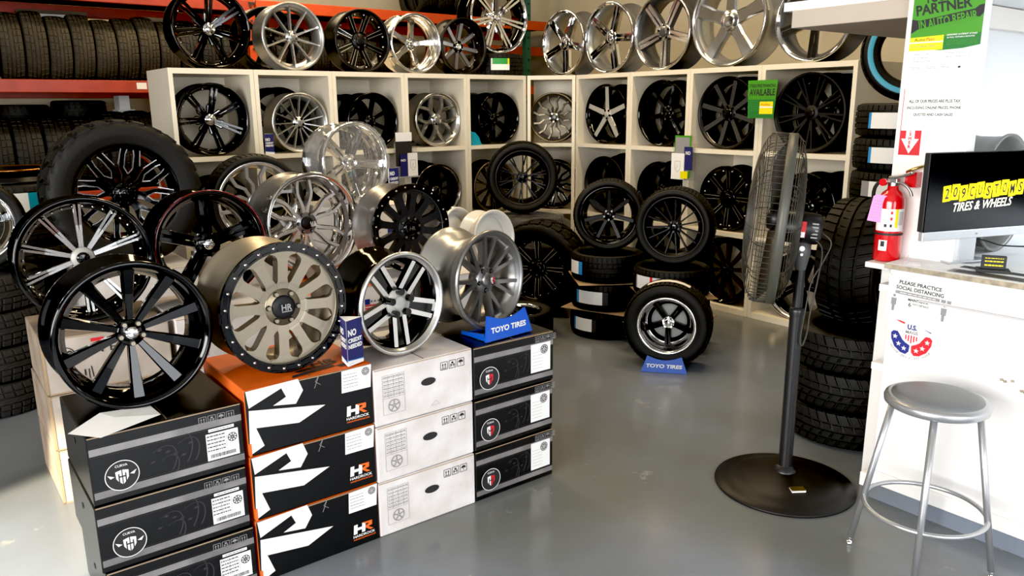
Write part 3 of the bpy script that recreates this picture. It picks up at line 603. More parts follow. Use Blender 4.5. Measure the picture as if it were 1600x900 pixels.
def curva(label,cx,z,w,h,d,red,labelfull,y=2.51,rz=0,m='card_satin'):
    t=carton(label,cx,y,z,w,d,h,m,rz,side='card_black'); F=frame((-w/2,-.0005,0),'-Y')
    flat('silver_band',[rect(.004,h*.72,w-.004,h*.82)],'band_silver',t,F); flat('silver_band',[rect(.004,h*.10,w-.004,h*.20)],'band_silver',t,F)
    flat('fine_line_print',[rect(.004,h*.695,w-.004,h*.703),rect(.004,h*.217,w-.004,h*.225),rect(.004,h*.84,w-.004,h*.845)],'art_grey',t,F)
    P=[]
    for a,bb,rr in ((.42,.40,.16),(.5,.5,.2),(.46,.3,.12),(.58,.45,.15)):
        prev=None
        for i in range(13):
            an=-.6+i*.2; q=(w*a+w*rr*math.cos(an)*(.6+.4*i/12),h*bb+h*rr*1.4*math.sin(an*1.3))
            if prev: P.append(line(prev,q,.004*(1-i/16)+.001))
            prev=q
    for i in range(6): P.append([(w*(.36+.05*i)+dx*w*.03,h*(.42+.05*((i*3)%4))+dy*h*.05) for dx,dy in ((0,0),(.6,.5),(1.4,.3),(.7,-.2))])
    flat('scroll_art_print',P,'art_grey',t,F,.0009)
    cu,cv,r=w*.185,h*.36,.050
    flat('emblem_disc',[disc(cu,cv,r,32)],'ink',t,F,.0012); flat('emblem_ring',ringq(cu,cv,r*.95,r,36),'print_white',t,F,.0018)
    h_shield(t,F,cu,cv-.004,.019,'print_red' if red else 'print_white')
    text('emblem_lettering','CURVA','print_white',t,F,cu,cv+.033,w=.036,bold=.01,n=.002)
    if not red:
        for sx in (-1,1): flat('emblem_wing',[[(cu+sx*.022,cv),(cu+sx*.042,cv+.010),(cu+sx*.034,cv-.004)]],'print_white',t,F,.002)
    u0,u1=(w*.735,w*.96) if not red else (w*.70,w*.955); v0,v1=(h*.22,h*.63) if not red else (h*.24,h*.80)
    lb=flat('shipping_label',[rect(u0,v0,u1,v1)],'paper',t,F,.0016); r=(u1-u0)*.15
    if labelfull:
        P=[line((u0+.004,v0+(v1-v0)*k),(u0+(u1-u0)*.62,v0+(v1-v0)*k),.0006) for k in (.3,.44,.58,.72,.86,.97)]+[line((u0+(u1-u0)*k,v0+(v1-v0)*.3),(u0+(u1-u0)*k,v0+(v1-v0)*.97),.0006) for k in (.03,.3,.62)]
        P+=small_print(5,u0+.03*(u1-u0),u0+.58*(u1-u0),v0+(v1-v0)*.3,v0+(v1-v0)*.97,.3)
        u=u0+.1*(u1-u0)
        while u<u1-.012: ww=random.choice((.0008,.0014,.002)); P.append(rect(u,v0+(v1-v0)*.08,u+ww,v0+(v1-v0)*.22)); u+=ww+random.choice((.001,.0016))
        P+=wheel_icon(u1-.19*(u1-u0),v0+.7*(v1-v0),r,8)
        flat('label_print',P,'ink',lb,I4,.0022)
        flat('part_sticker',[rect(u0+.01,h*.655,u1-.012,h*.70)],'paper',t,F,.0018)
        flat('part_print',small_print(1,u0+.02,u1-.02,h*.66,h*.695),'ink_grey',t,F,.0024)
    else:
        flat('label_print',small_print(6,u0+.008,u0+.6*(u1-u0),v0+.01,v1-.03,.16),'ink_light',lb,I4,.0022)
        flat('label_wheel_print',[disc(u1-.035,v1-.03,.021,20)],'ink',lb,I4,.0022); flat('label_wheel_spokes',wheel_icon(u1-.035,v1-.03,.018,7),'ink_light',lb,I4,.0027)
    care_icons(t,F,w*(.70 if not red else .76),h*.835 if red else h*.80,.024,'ink_grey',4)
    # hand hole in the end
    flat('hand_hole',[disc(d*.5,h*.62,.016,16,.011)],'ink',t,frame((-w/2-.0004,d,0),'-X'))
    return t
pos=['topmost','middle','bottom']
def jig(): return random.uniform(-.6,.6)
for i in range(3):
    curva('black box with silver emblem, %s of the stack under the ten-spoke wheel'%pos[2-i],.538+(.004,-.003,0)[i],.2305*i,.47,.2295,.46,False,True,rz=jig())
for i in range(3):
    curva('black box with red shield, %s of the stack under the blue tire stand'%pos[2-i],1.938,.2305*i,.43,.2295,.43,True,False,rz=jig())
def hr(label,z,rz,w=.478,h=.2415,d=.46):
    t=carton(label,1.024,2.51,z,w,d,h,'card_satin',rz,side='card_orange',top='card_orange'); F=frame((-w/2,-.0005,0),'-Y')
    TL,TR_,BL=(75,215),(560,110),(95,445)
    S=[[(80,218),(268,172),(288,212),(262,260),(178,266),(225,235),(207,205),(92,275)],[(92,283),(375,265),(275,328),(118,343),(148,405),(97,438)]]
    flat('bold_white_graphic',[aff(s,TL,TR_,BL,w,h) for s in S],'print_white',t,F)
    flat('orange_edge',[rect(.001,.002,.010,h*.2)],'print_orange',t,F,.0012)
    A=aff([(436,145),(557,115),(558,200),(439,225)],TL,TR_,BL,w,h); lb=flat('shipping_label',[A],'paper',t,F,.0014)
    (u0,v0),(u1,v1)=A[3],A[1]
    flat('label_print',[line((u0+.006,v0+k*(v1-v0)),(u0+.6*(u1-u0),v0+k*(v1-v0)),.0006) for k in (.15,.32,.49,.66,.83)]+small_print(5,u0+.008,u0+.55*(u1-u0),v0+.012,v1-.014,.2),'ink_grey',lb,I4,.002)
    flat('label_wheel_print',[disc(u1-.024,v1-.022,.0155,20)],'ink',lb,I4,.002); flat('label_wheel_spokes',wheel_icon(u1-.024,v1-.022,.013,8),'ink_light',lb,I4,.0026)
    q=lambda *p:aff(p,TL,TR_,BL,w,h)
    flat('emblem_lettering',[q((462,275),(478,271),(478,285),(497,281),(497,267),(512,264),(512,301),(497,305),(497,292),(478,296),(478,309),(462,313))],'print_white',t,F)
    flat('emblem_lettering',[q((499,266),(540,258),(541,276),(524,283),(548,292),(532,296),(512,287),(512,280),(525,272),(525,268),(512,271))],'print_orange',t,F,.0012)
    cu,cv=q((508,312))[0]; text('brand_lettering','HARDROCK','print_white',t,F,cu,cv,w=.092,h=.0105,bold=.02)
    cu,cv=q((510,324))[0]; text('web_lettering','HARDROCKOFFROAD.COM','print_orange',t,F,cu,cv,w=.092,h=.006,bold=.02)
    flat('tape_mark',[line((w*.52,h*.8),(w*.56,h*.98),.002),line((w*.56,h*.98),(w*.53,h*.9),.0015),line((w*.53,h*.9),(w*.57,h*.84),.0015)],'ink_grey',t,F)
    return t
for i in range(3):
    t=hr('black and orange wheel box with bold white shapes, %s of its stack'%pos[2-i],.2425*i,jig())
F=frame((0,0,.241),'+Z'); flat('top_graphic',[[(-.06,.02),(.12,.05),(.11,.075),(-.05,.045)],[(-.02,.06),(.14,.085),(.13,.1),(-.03,.08)],[(.13,.03),(.17,.035),(.16,.06),(.12,.055)]],'ink',t,F)
text('top_lettering','HR','ink',t,F,.10,.12,w=.1,h=.05,bold=.02)
def white(label,z,rz,w=.452,h=.231,d=.46,cx=1.492):
    t=carton(label,cx,2.51,z,w,d,h,'card_white',rz); F=frame((-w/2,-.0005,0),'-Y')
    care_icons(t,F,w*.66,h*.72,.032,'ink',3)
    flat('hand_hole',[[(x,y) for x,y in disc(w*.53,h*.58,.034,20,.016)]],'ink',t,F)
    u0,u1,v0,v1=w*.08,w*.29,h*.18,h*.86
    P=[line((u0,v0+k*(v1-v0)),(u1,v0+k*(v1-v0)),.0011) for k in (0,.42,.52,.62,.72,.82,.92,1)]+[line((u0+k*(u1-u0),v0),(u0+k*(u1-u0),v1),.0011) for k in (0,1)]+[line((u0+k*(u1-u0),v0+.42*(v1-v0)),(u0+k*(u1-u0),v1),.0009) for k in (.25,.5,.75)]
    P+=wheel_icon((u0+u1)/2,v0+.2*(v1-v0),.026,5)+small_print(6,u0+.004,u1-.004,v0+.43*(v1-v0),v1,.25)
    flat('parts_table_print',P,'ink_light' if 0 else 'ink_grey',t,F)
    flat('staple_print',[line((w*.965,h*k),(w*.975,h*(k+.04)),.0015) for k in (.2,.25,.5,.55,.8,.85)],'ink_light',t,F)
    return t
for i in range(3): t=white('scuffed white wheel box with hand hole, %s of its stack'%pos[2-i],.2318*i,jig())
flat('triangle_print',[line((.25,.03),(.29,.03),.001),line((.25,.03),(.27,.048),.001),line((.29,.03),(.27,.048),.001)],'ink_grey',t,frame((-.226,-.0005,0),'-Y'))
# second row of boxes behind
for i in range(3):
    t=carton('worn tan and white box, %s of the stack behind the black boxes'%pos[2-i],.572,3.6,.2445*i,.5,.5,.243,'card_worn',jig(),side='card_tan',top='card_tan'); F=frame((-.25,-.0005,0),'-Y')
    flat('worn_edge',[rect(0,0,.010,.243),rect(0,.0,.5,.006)],'card_brown',t,F)
    if i==2:
        flat('emblem_ring',ringq(.085,.16,.034,.038,28),'ink',t,F); text('emblem_lettering','DC','ink',t,F,.085,.16,w=.05,h=.045,bold=.015)
        flat('red_bar',[rect(.185,.205,.235,.22)],'print_red',t,F); text('brand_lettering','N E','ink',t,F,.235,.17,w=.09,h=.032)
        flat('care_symbol_print',[line((.15,.05),(.15,.09),.006),line((.165,.04),(.165,.09),.004),line((.18,.05),(.175,.1),.004)],'ink',t,F)
for i in range(3):
    t=carton('pale box with printed table, %s of the stack behind the orange box'%pos[2-i],1.13,3.6,.2445*i,.56,.5,.243,'card_white',jig()); F=frame((-.28,-.0005,0),'-Y')
    flat('parts_table_print',[line((.05,.05+k*.02),(.13,.05+k*.02),.002) for k in range(9)]+[line((.05+k*.02,.05),(.05+k*.02,.21),.002) for k in range(5)]+wheel_icon(.09,.03,.02),'ink_grey',t,F)
for i in range(3):
    t=carton('white box with flag print, %s of the stack behind the white boxes'%pos[2-i],1.72,3.66,.2445*i,.56,.5,.243,'card_white' if i<2 else 'paper_warm',jig(),top='card_orange' if i==2 else None); F=frame((-.28,-.0005,0),'-Y')
    for k in range(2):
        flat('flag_print',[rect(.1+.28*k,.14,.13+.28*k,.17)]+[star(.14+.28*k+.02*j,.155,.008) for j in range(3)],'mags_blue',t,F); flat('flag_print',[rect(.1+.28*k,.10+.015*j,.19+.28*k,.108+.015*j) for j in range(3)],'mags_red',t,F)
for i in range(3): carton('tall pale carton, %s of the stack under the matte black wheel'%pos[2-i],2.29,3.6,.2445*i,.52,.5,.243,'card_white',jig())
# third row
for x,w,nm in ((1.0,.62,'big mud tire'),(1.78,.6,'curved-spoke wheel')):
    for i in range(3): carton('pale carton, %s of the stack under the %s'%(pos[2-i],nm),x,4.85,.2445*i,w,.6,.243,'card_white')
for i in range(4):
    t=carton('white carton with small print, %s from the floor under the film-wrapped wheel'%ORD[i],2.46,4.78,.2505*i,.56,.55,.249,'paper_warm',jig()); F=frame((-.28,-.0005,0),'-Y')
    flat('red_print',[rect(.2,.17,.25,.18)],'print_red',t,F); flat('blue_print',[rect(.06,.05,.11,.09),rect(.4,.05,.45,.09)],'mags_blue',t,F); flat('fine_print',small_print(3,.15,.35,.05,.12,.2),'ink_light',t,F)
for i in range(2): carton('pale carton, %s of the pair under the white steel wheels'%('upper','lower')[1-i],2.93,4.15,.29*i,.36,.5,.288,'card_white',jig())
# ---------------------------------------------------------------- wheels shown on the boxes
BT=.692
w=wheel('glossy black ten-spoke wheel on the black box stack',(.505,2.64,BT),2,.243,.22,'taper10','gloss_black',rx=-1.5,barrel='gloss_black',cap='chrome',lug=5,lugm='bronze',rivets=0,spin=2,ld=.03,capr=.5)
w=wheel('bronze off-road wheel with black riveted ring on the orange box',(.981,2.575,.731),3,.231,.25,'hole12','bronze',rx=-1.5,side='bronze_dark',barrel='bronze',lip='bronze',cap='matte_black',ring='gloss_black',rivets=24,lug=6,lugm='bronze',hubm='bronze_dark',ld=.018,spin=4,capr=.62)
F=frame((0,.018-.012+.0105,.231),'-Y'); text('spoke_lettering','HARDROCK','ink',w,F,.030,-.150,w=.075,h=.012,rot=83,n=.0018,bold=.01)
text('cap_lettering','HR','steel',w,F,0,.004,w=.038,h=.022,n=.022,bold=.02); flat('cap_line',[rect(-.019,-.0125,.019,-.0095)],'steel',w,F,.022)
w=wheel('black and machined five-spoke wheel on the white boxes',(1.455,2.585,.696),8,.205,.22,'iroc5','machined',rx=-1,side='gloss_black',lip='machined',barrel='gloss_black',cap='brushed',hubm='brushed',lugm='gloss_black',inner='gloss_black',ld=.022,spin=36,capr=.5)
for i in range(5):
    a=R(36)+2*PI*(i+.5)/5; MB().cyl(.0145,-.014,.03,14,'Y').build('lug_pod','gloss_black',w,Tr(.047*math.sin(a),.022,.205+.047*math.cos(a)))
w=wheel('gunmetal mesh-spoke wheel on the blue tire stand',(1.895,2.60,.712),12,.2135,.25,'mesh7','gunmetal',rx=-2,barrel='silver',side='gunmetal',lip='gunmetal',cap='gunmetal',lugm='dark_grey',inner='gunmetal',ld=.02,spin=8)
F=frame((0,-.003,.2135),'-Y'); h_shield(w,F,0,0,.012,'print_red'); 
def toyo(label,loc,rz,w=.27,h=.075,wt=.235,tx=.2):
    t=thing('tire_stand',label,'tire stand',loc,rz); P=[(-w/2,0),(w/2,0),(wt/2,h)]
    for i in range(1,10):
        k=i/10; P.append((wt/2-k*wt, h-.026*math.sin(PI*k)))
    P.append((-wt/2,h))
    T=Rt(90,'X')@Rt(0,'Z'); MB().prism(P,-.006,.006).build('front_plate','toyo_blue',t,Tr(0,0,.001)@Rt(80,'X'))
    for sx in (-1,1): MB().prism([(0,.001),(.17,.001),(.17,.014),(.03,.028)],-.004,.004).build('side_rail','toyo_blue',t,Tr(sx*(w/2-.015),.004,0)@Matrix(((0,0,1,0),(1,0,0,0),(0,1,0,0),(0,0,0,1))))
    MB().box(-w/2+.01,.002,.0005,w/2-.01,.012,.008).box(-w/2+.01,.15,.0005,w/2-.01,.172,.008).build('base_bar','toyo_blue',t)
    F=Tr(0,0,.001)@Rt(80,'X'); text('brand_lettering','TOYO TIRES','print_white',t,F,0,h*.40,w=tx,h=.024,bold=.035,shear=.12,n=.0072); return t
toyo('bright blue tire stand under the gunmetal wheel',(1.935,2.545,.692),5,h=.108,w=.265,wt=.215)
w=wheel('black wheel with ten machined split spokes on the tan box',(.555,3.735,.735),0,.272,.23,'split10','machined',rx=-3,side='gloss_black',barrel='gloss_black',lip='gloss_black',cap='gloss_black',hubm='brushed',rivets=36,rivm='chrome',ld=.05,spin=0,lug=0)
w=wheel('black five-spoke wheel with a red pinstripe lip',(1.11,3.80,.735),3,.265,.24,'five_twin','gloss_black',rx=-3,barrel='gloss_black',lip='gloss_black',cap='chrome',lug=5,lugm='gloss_black',ld=.04,spin=0,capr=.45)
MB().lathe([(.2625+.0012*math.cos(a*PI/3),-.001+.0016*math.sin(a*PI/3)) for a in range(6)],72,'Y',closed=True).build('pinstripe','red_paint',w,Tr(0,0,.265))
w=wheel('chrome-lipped grey wheel with six forked spokes',(1.735,4.02,.735),6,.283,.26,'usfork6','brushed',rx=-3,side='polished',barrel='gunmetal',lip='chrome',cap='matte_black',hubm='gunmetal',lug=6,lugm='gunmetal',ld=.07,spin=0)
F=frame((0,.024,.283),'-Y'); text('cap_lettering','U.S.','print_white',w,F,0,.004,w=.036,h=.018,bold=.03,n=.005); flat('cap_line',[rect(-.016,-.013,.016,-.009)],'print_white',w,F,.005)
w=wheel('matte black off-road wheel with riveted ring beside the chrome-lipped wheel',(2.185,3.745,.735),2,.246,.25,'hole12','matte_black',rx=-3,side='satin_black',barrel='gunmetal',lip='matte_black',cap='gloss_black',ring='gloss_black',rivets=24,rivm='steel',lug=8,lugm='steel',ld=.018,spin=12,capr=.6)
F=frame((0,-.002,.246),'-Y'); text('cap_lettering','HR','steel',w,F,0,0,w=.036,h=.022,n=.003,bold=.02)
w=wheel('chrome five-spoke wheel wrapped in clear plastic film',(2.44,4.90,1.003),10,.272,.25,'five_twin','chrome',rx=-3,side='chrome',lip='chrome',barrel='chrome',cap='chrome',ld=.06,spin=24)
b=MB(); n=72; vs=[(0,-.006,0)]+[( (.272+.006)*(k)*math.sin(2*PI*i/n), -.012+.006*math.sin(i*2.7+k*9)*k+(.01 if k<1 else 0), (.278)*k*math.cos(2*PI*i/n)) for k in (.35,.7,1.0) for i in range(n)]+[(.279*math.sin(2*PI*i/n),.19+.01*math.sin(i*1.9),.279*math.cos(2*PI*i/n)) for i in range(n)]
fs=[(0,1+i,1+(i+1)%n) for i in range(n)]+[(1+k*n+i,1+(k+1)*n+i,1+(k+1)*n+(i+1)%n,1+k*n+(i+1)%n) for k in range(3) for i in range(n)]
b.add(vs,fs,0,False); b.build('plastic_film','wrap_film',w,Tr(0,0,.273))
mounted('mounted wheel with knobby mud tire and milled black spokes',(1.0,4.96,.736),2,.432,.300,.33,'loop8','polished',tread='mud',n=26,side='gloss_black',lip='gloss_black',barrel='gloss_black',hubm='gloss_black',cap='gloss_black',lug=8,lugm='gloss_black',ld=.03,spin=10,rivets=0,inset=.02)
mounted('mounted wheel with curved brushed spokes behind the red pinstripe wheel',(1.80,5.06,.736),-4,.315,.268,.24,'swirl12','silver',side='silver',lip='chrome',barrel='chrome',cap='chrome',ld=.025,spin=8)
# white steel wheels
def steel(label,loc,rz,rx,Ro=.19,W=.17):
    loc=(loc[0],loc[1],loc[2]+W*math.sin(R(-rx))); t=thing('steel_wheel',label,'wheel',loc,rz,rx)
    link('rim',rim_mesh(Ro,W,.06,'white_gloss','white_gloss'),t,Tr(0,0,Ro))
    MB().lathe([(.03,.055),(.06,.05),(.09,.042),(.12,.05),(Ro-.03,.075),(Ro-.03,.09),(.12,.066),(.09,.058),(.06,.066),(.03,.07)],48,'Y',closed=True).build('center_disc','white_gloss',t,Tr(0,0,Ro))
steel('white steel wheel between the black off-road wheel and its twin',(2.97,4.40,.581),20,-10)
steel('white steel wheel beside the knobby tire on the floor',(3.09,4.185,.581),8,-6)
# floor group in the middle
mounted('big knobby mounted tire standing on the floor behind the white wheels',(3.83,4.70,0),-58,.385,.262,.30,'twin8','machined',tread='mud',n=26,side='gloss_black',lip='gloss_black',barrel='gloss_black',hubm='gloss_black',rivets=20,ld=.03,inset=.03)
t=mounted('tire with a chrome-lipped wheel lying flat behind the black boxes',(0,0,0),0,.272,.2,.2,'seven','gloss_black',lip='chrome')
t.matrix_local=Tr(3.42,4.40,.0)@Tr(0,-.272,.203)@Rt(-90,'X')
for i in range(3):
    o=lone_tire('wrapped tire in the stack before the corner, %s from the floor'%ORD[i],(4.33,5.43,.235*i),i*40,.335,.22,.233,'rib',40,lying=True,tm=('rubber_old',))
b=MB(); n=48
b.lathe([(.0,.018),(.30,.015),(.345,.0),(.352,-.06),(.346,-.16),(.36,-.24)],n,'Z',sm=False); b.v=[(x+.006*math.sin(7*x+i),y+.006*math.cos(9*y+i),z+.006*math.sin(i*1.3)) for i,(x,y,z) in enumerate(b.v)]
b.add([(.30,-.1,-.02),(.52,-.16,-.12),(.50,-.2,-.2),(.34,-.12,-.24)],[(0,1,2,3)])
tag(b.build('plastic_sheet','wrap_film',None,Tr(4.33,5.43,.706)),'clear plastic sheet draped over the top wrapped tire','plastic sheet')
mounted('mounted black wheel with fine split spokes standing on the wrapped tires',(4.22,5.33,.728),-34,.318,.243,.22,'fork10','satin_black',ld=.03,lug=5,cap='gloss_black',lugm='gloss_black',spin=5)
def stack(n,c,Rr,W,what,labels):
    for i in range(n):
        o=lone_tire('black tire lying in the stack under the %s, %s from the floor'%(what,ORD[i]),(*c,.002+i*(W+.006)),i*35,Rr,.2,W,'rib',48,lying=True)
        if labels[i]: 
            a=R(labels[i][0]-0); tread_label(o,Rr,W,labels[i][0]+35*i,-labels[i][1],.25,.72,labels[i][2])
        if i<n-1:
            s=Rr*.93; tag(MB().box(-s,-s,0,s,s,.004).build('cardboard_sheet','card_brown',None,Tr(c[0],c[1],.0035+(i+1)*(W+.006)-.0055)@Rt(20+i*37,'Z')),'brown cardboard sheet between the %s and %s tires under the %s'%(ORD[i],ORD[i+1],what),'cardboard')
# label strips read left to right towards the camera
BL=[(.1,'sky_blue'),(.74,'paper'),(.16,'ink')]
S15=(4.0,4.05); stack(3,S15,.272,.2,'black six-spoke mounted wheel',[(283,.75,BL),(277,.95,BL),(297,.55,[(.75,'paper'),(.25,'sky_blue')])])
mounted('mounted black six-spoke wheel on the taller tire stack',(3.93,3.98,.62),-48,.262,.212,.2,'seven','satin_black',lip='gloss_black',barrel='gloss_black',ld=.04,spin=0,lug=5,cap='gloss_black',n=60)
S16=(4.08,3.5); stack(3,S16,.268,.19,'black fifteen-spoke mounted wheel',[None,None,(290,.9,[(.06,'ink_grey'),(.5,'paper'),(.08,'mags_red'),(.36,'paper')])])
mounted('mounted matte black fifteen-spoke wheel on the nearer tire stack',(3.985,3.43,.588),-62,.268,.21,.2,'thin15','matte_black',lip='satin_black',barrel='satin_black',cap='gloss_black',spin=3,lug=5,lugm='dark_grey',n=60)
t=mounted('mounted wheel with polished deep lip and black five-spoke center on the floor',(3.66,3.17,0),-56,.284,.19,.22,'five_twin','gloss_black',lip='polished',barrel='polished',cap='chrome',lug=5,lugm='chrome',ld=.09,spin=36,capr=.75,hubm='chrome',n=60)
MB().lathe([(.02,.155),(.1,.15),(.115,.16)],40,'Y').build('brake_disc_cover','plastic_grey',t,Tr(0,0,.284))
b=MB()
for i in range(5):
    a0,a1=R(-16),R(16); b.lathe([(.285,.05),(.2865,.1)],6,'Y',a0=R(62),a1=R(118)); break
b.build('tread_label','paper_warm',t,Tr(0,0,.284))
toyo('blue tire stand in front of the deep-lip mounted wheel on the floor',(3.61,3.13,0),-50,w=.29,h=.105,wt=.215,tx=.225)
# ---------------------------------------------------------------- right side tires
for i in range(8):
    o=lone_tire('new tire in the tall stack by the post, %s from the floor'%ORD[i],(5.0,2.44,.2075*i),i*31,.298,.2,.205,'rib',44,lying=True,group=None)
    if i>=3: tread_label(o,.298,.205,(287,283,290,284,288)[i-3]+31*i,-.95,.28,.74,[(.07,'sky_blue'),(.68,'paper'),(.25,'label_green' if i==7 else 'ink_grey')] if i!=5 else [(.2,'ink_grey'),(.8,'paper')])
lone_tire('tire with a blue sidewall ring standing on the tall stack',(4.93,2.40,1.663),-62,.305,.19,.21,'rib',44,tm=('rubber','blue_stripe'))
for i in range(3): lone_tire('wide ribbed tire in the stack behind the fan, %s from the floor'%ORD[i],(3.70,1.945,.192*i),i*50,.325,.21,.190,'sport',40,lying=True)
mounted('large mounted tire standing upright behind the fan pole',(3.70,1.80,.577),12,.315,.232,.28,'five_twin','gloss_black',tread='sport',n=40,lip='dark_grey',lug=0,spin=20)
# ---------------------------------------------------------------- pedestal fan
f=thing('pedestal_fan','tall black pedestal fan with wire cage beside the counter','fan',(2.893,1.79,0))
MB().lathe([(.0,.0),(.296,.0),(.30,.006),(.298,.012),(.25,.018),(.225,.034),(.18,.05),(.10,.064),(.055,.07),(0,.07)],64).build('base','fan_base',f)
MB().lathe([(.048,.066),(.048,.078),(.038,.082),(.036,.095),(.0,.095)],28).build('base_collar','fan_black',f)
MB().cyl(.029,.07,.80,24).build('lower_tube','fan_black',f); MB().lathe([(.031,.78),(.033,.80),(.031,.815),(.02,.82)],24).build('tube_collar','fan_black',f)
MB().cyl(.0215,.80,1.02,20).build('upper_tube','fan_black',f)
rzf=37.5+19.5
hd=Tr(0,0,0)@Rt(-rzf+0,'Z')    # local x = image right seen from the camera, local y = away
MB().lathe([(.022,.98),(.03,1.02),(.036,1.05),(.036,1.10),(.0,1.10)],16).build('neck_bracket','plastic_dark',f,hd@Tr(.0,0,0))
MB().cyl(.011,-.045,-.035,12,'Y').build('clamp_knob','paper',f,hd@Tr(0,0,1.075)); MB().cyl(.006,-.045,-.035,12,'Y').build('clamp_knob','paper',f,hd@Tr(0,0,1.05))
hz=1.155; tilt=Tr(.0,0,hz)@Rt(4,'Y')
MB().lathe([(0,-.075),(.045,-.073),(.062,-.06),(.066,-.03),(.066,.07),(.05,.085),(0,.088)],32,'X').build('motor','fan_black',f,hd@tilt@Tr(.0,0,.0)@Matrix.Diagonal((-1,1,1,1)))
MB().box(-.02,-.0675,-.03,.008,-.066,.035).build('warning_label','print_red',f,hd@tilt); MB().box(-.018,-.068,-.03,.006,-.0668,-.008).build('warning_print','paper',f,hd@tilt)
for i in range(5): MB().box(.030,-.064+.0,-.03+.014*i,.055,-.062,-.024+.014*i).build('vent_slot','plastic_grey',f,hd@tilt)
cx=-.12; RH=.352; b=MB(); bk=MB()
G=hd@tilt@Tr(cx,0,.025)
def dome(k,front): # radius fraction -> x offset
    return (-1 if front else 1)*(.035+.075*math.sqrt(max(0,1-k**2.6)))
def rg(b,r,x,th,n=56): b.lathe([(r+th*math.cos(a*PI/3),x+th*math.sin(a*PI/3)) for a in range(6)],n,'X',closed=True)
for front,bb in ((1,b),(0,bk)):
    for i in range(22):
        k=.12+.88*i/21; rg(bb,RH*k,dome(k,front),.0016)
    for i in range(12):
        a=2*PI*i/12; bb.tube([(dome(k,front)*1.01,RH*k*math.sin(a),RH*k*math.cos(a)) for k in (.08,.3,.5,.7,.85,.95,1)],.0019,5)
for i in range(84):
    a=2*PI*i/84; b.tube([(dome(1,1)-.02,RH*.985*math.sin(a),RH*.985*math.cos(a)),(dome(1,1),RH*math.sin(a),RH*math.cos(a)),(dome(1,0),RH*math.sin(a),RH*math.cos(a))],.0013,4)
b.build('front_grille','fan_wire',f,G); bk.build('rear_grille','fan_wire',f,G)
MB().lathe([(RH+.002,.012),(RH+.002,.05),(RH-.004,.05),(RH-.004,.012)],72,'X',closed=True).build('cage_band','fan_band',f,G)
MB().lathe([(0,-.03),(.04,-.026),(.05,.0),(.05,.03),(0,.03)],28,'X').build('blade_hub','fan_black',f,G)
for i in range(3):
    P=[]
    for r in (.045,.12,.2,.28,.34):
        w=.05+.22*min(1,(r-.03)/.2)*.5; P.append([(.0+.10*w*(-1)-.012,-w*.5-.0,r),(.012+.10*w,w*.5+.02,r)])
    vs=[p for q in P for p in q]; fs=[(2*i,2*i+1,2*i+3,2*i+2) for i in range(4)]
    o=MB().add(vs,fs,0,True).build('fan_blade','fan_wire',f,G@Rt(120*i+25,'X'))
    md=o.modifiers.new('s','SOLIDIFY'); md.thickness=.003
b=MB(); pts=[(.02,-.05,1.13),(.075,-.04,1.08),(.07,-.03,.95),(.05,-.035,.8),(.045,-.035,.72),(.03,-.035,.66),(.02,-.037,.69),(.03,-.037,.8),(.045,-.03,.93),(.085,-.02,1.02),(.11,-.02,1.10),(.07,-.01,1.14)]
def smooth(P,n=6):
    P=[Vector(p) for p in P]; o=[]
    for i in range(len(P)-1):
        a,b_,c,d=P[max(i-1,0)],P[i],P[i+1],P[min(i+2,len(P)-1)]
        for k in range(n):
            t=k/n; o.append(.5*((2*b_)+(c-a)*t+(2*a-5*b_+4*c-d)*t*t+(3*b_-a-3*c+d)*t**3))
    return o+[P[-1]]
b.tube(smooth(pts),.0035,6); b.build('power_cord','fan_wire',f,hd)
tag(MB().box(-.03,-.018,0,.03,.018,.018,b=.001).box(-.0302,-.0182,.0155,.0302,.0182,.0185,mi=1).build('matchbox',['paper','brass'],None,Tr(2.80,1.665,.0425)@Rt(-35,'Z')@Rt(0,'X')),'small white and gold box lying on the round fan base','box')
# ---------------------------------------------------------------- stool
st=thing('bar_stool','silver metal stool with round grey seat pad at the counter','stool',(2.755,1.135,0),-23)
ZS=.632
b=MB().lathe([(0,ZS-.022),(.16,ZS-.022),(.168,ZS-.015),(.170,ZS),(.166,ZS+.010),(.155,ZS+.014),(0,ZS+.012)],56); b.build('seat_pan','stool_silver',st)
MB().lathe([(.148,ZS+.012),(.146,ZS+.018),(.12,ZS+.026),(.06,ZS+.03),(0,ZS+.031)],56).build('seat_pad','stool_seat',st)
for i in range(4):
    a=R(45+90*i); ca,sa=math.cos(a),math.sin(a); top=(.135*ca,.135*sa,ZS-.02); bot=(.232*ca,.232*sa,.03)
    lg=MB().tube([top,bot],.0115,14).build('leg','stool_silver',st)
    MB().tube([(.231*ca,.231*sa,.04),(.2345*ca,.2345*sa,.012)],.008,10).lathe([(0,.0),(.012,.0),(.013,.006),(.009,.014),(0,.014)],14,T=Tr(.235*ca,.235*sa,0)).build('glide','chrome',lg)
rr=.135+(.232-.135)*(ZS-.02-.215)/(ZS-.05)
MB().tube([(rr*math.cos(2*PI*i/64),rr*math.sin(2*PI*i/64),.215) for i in range(64)],.0085,10,closed=True).build('foot_ring','stool_silver',st)
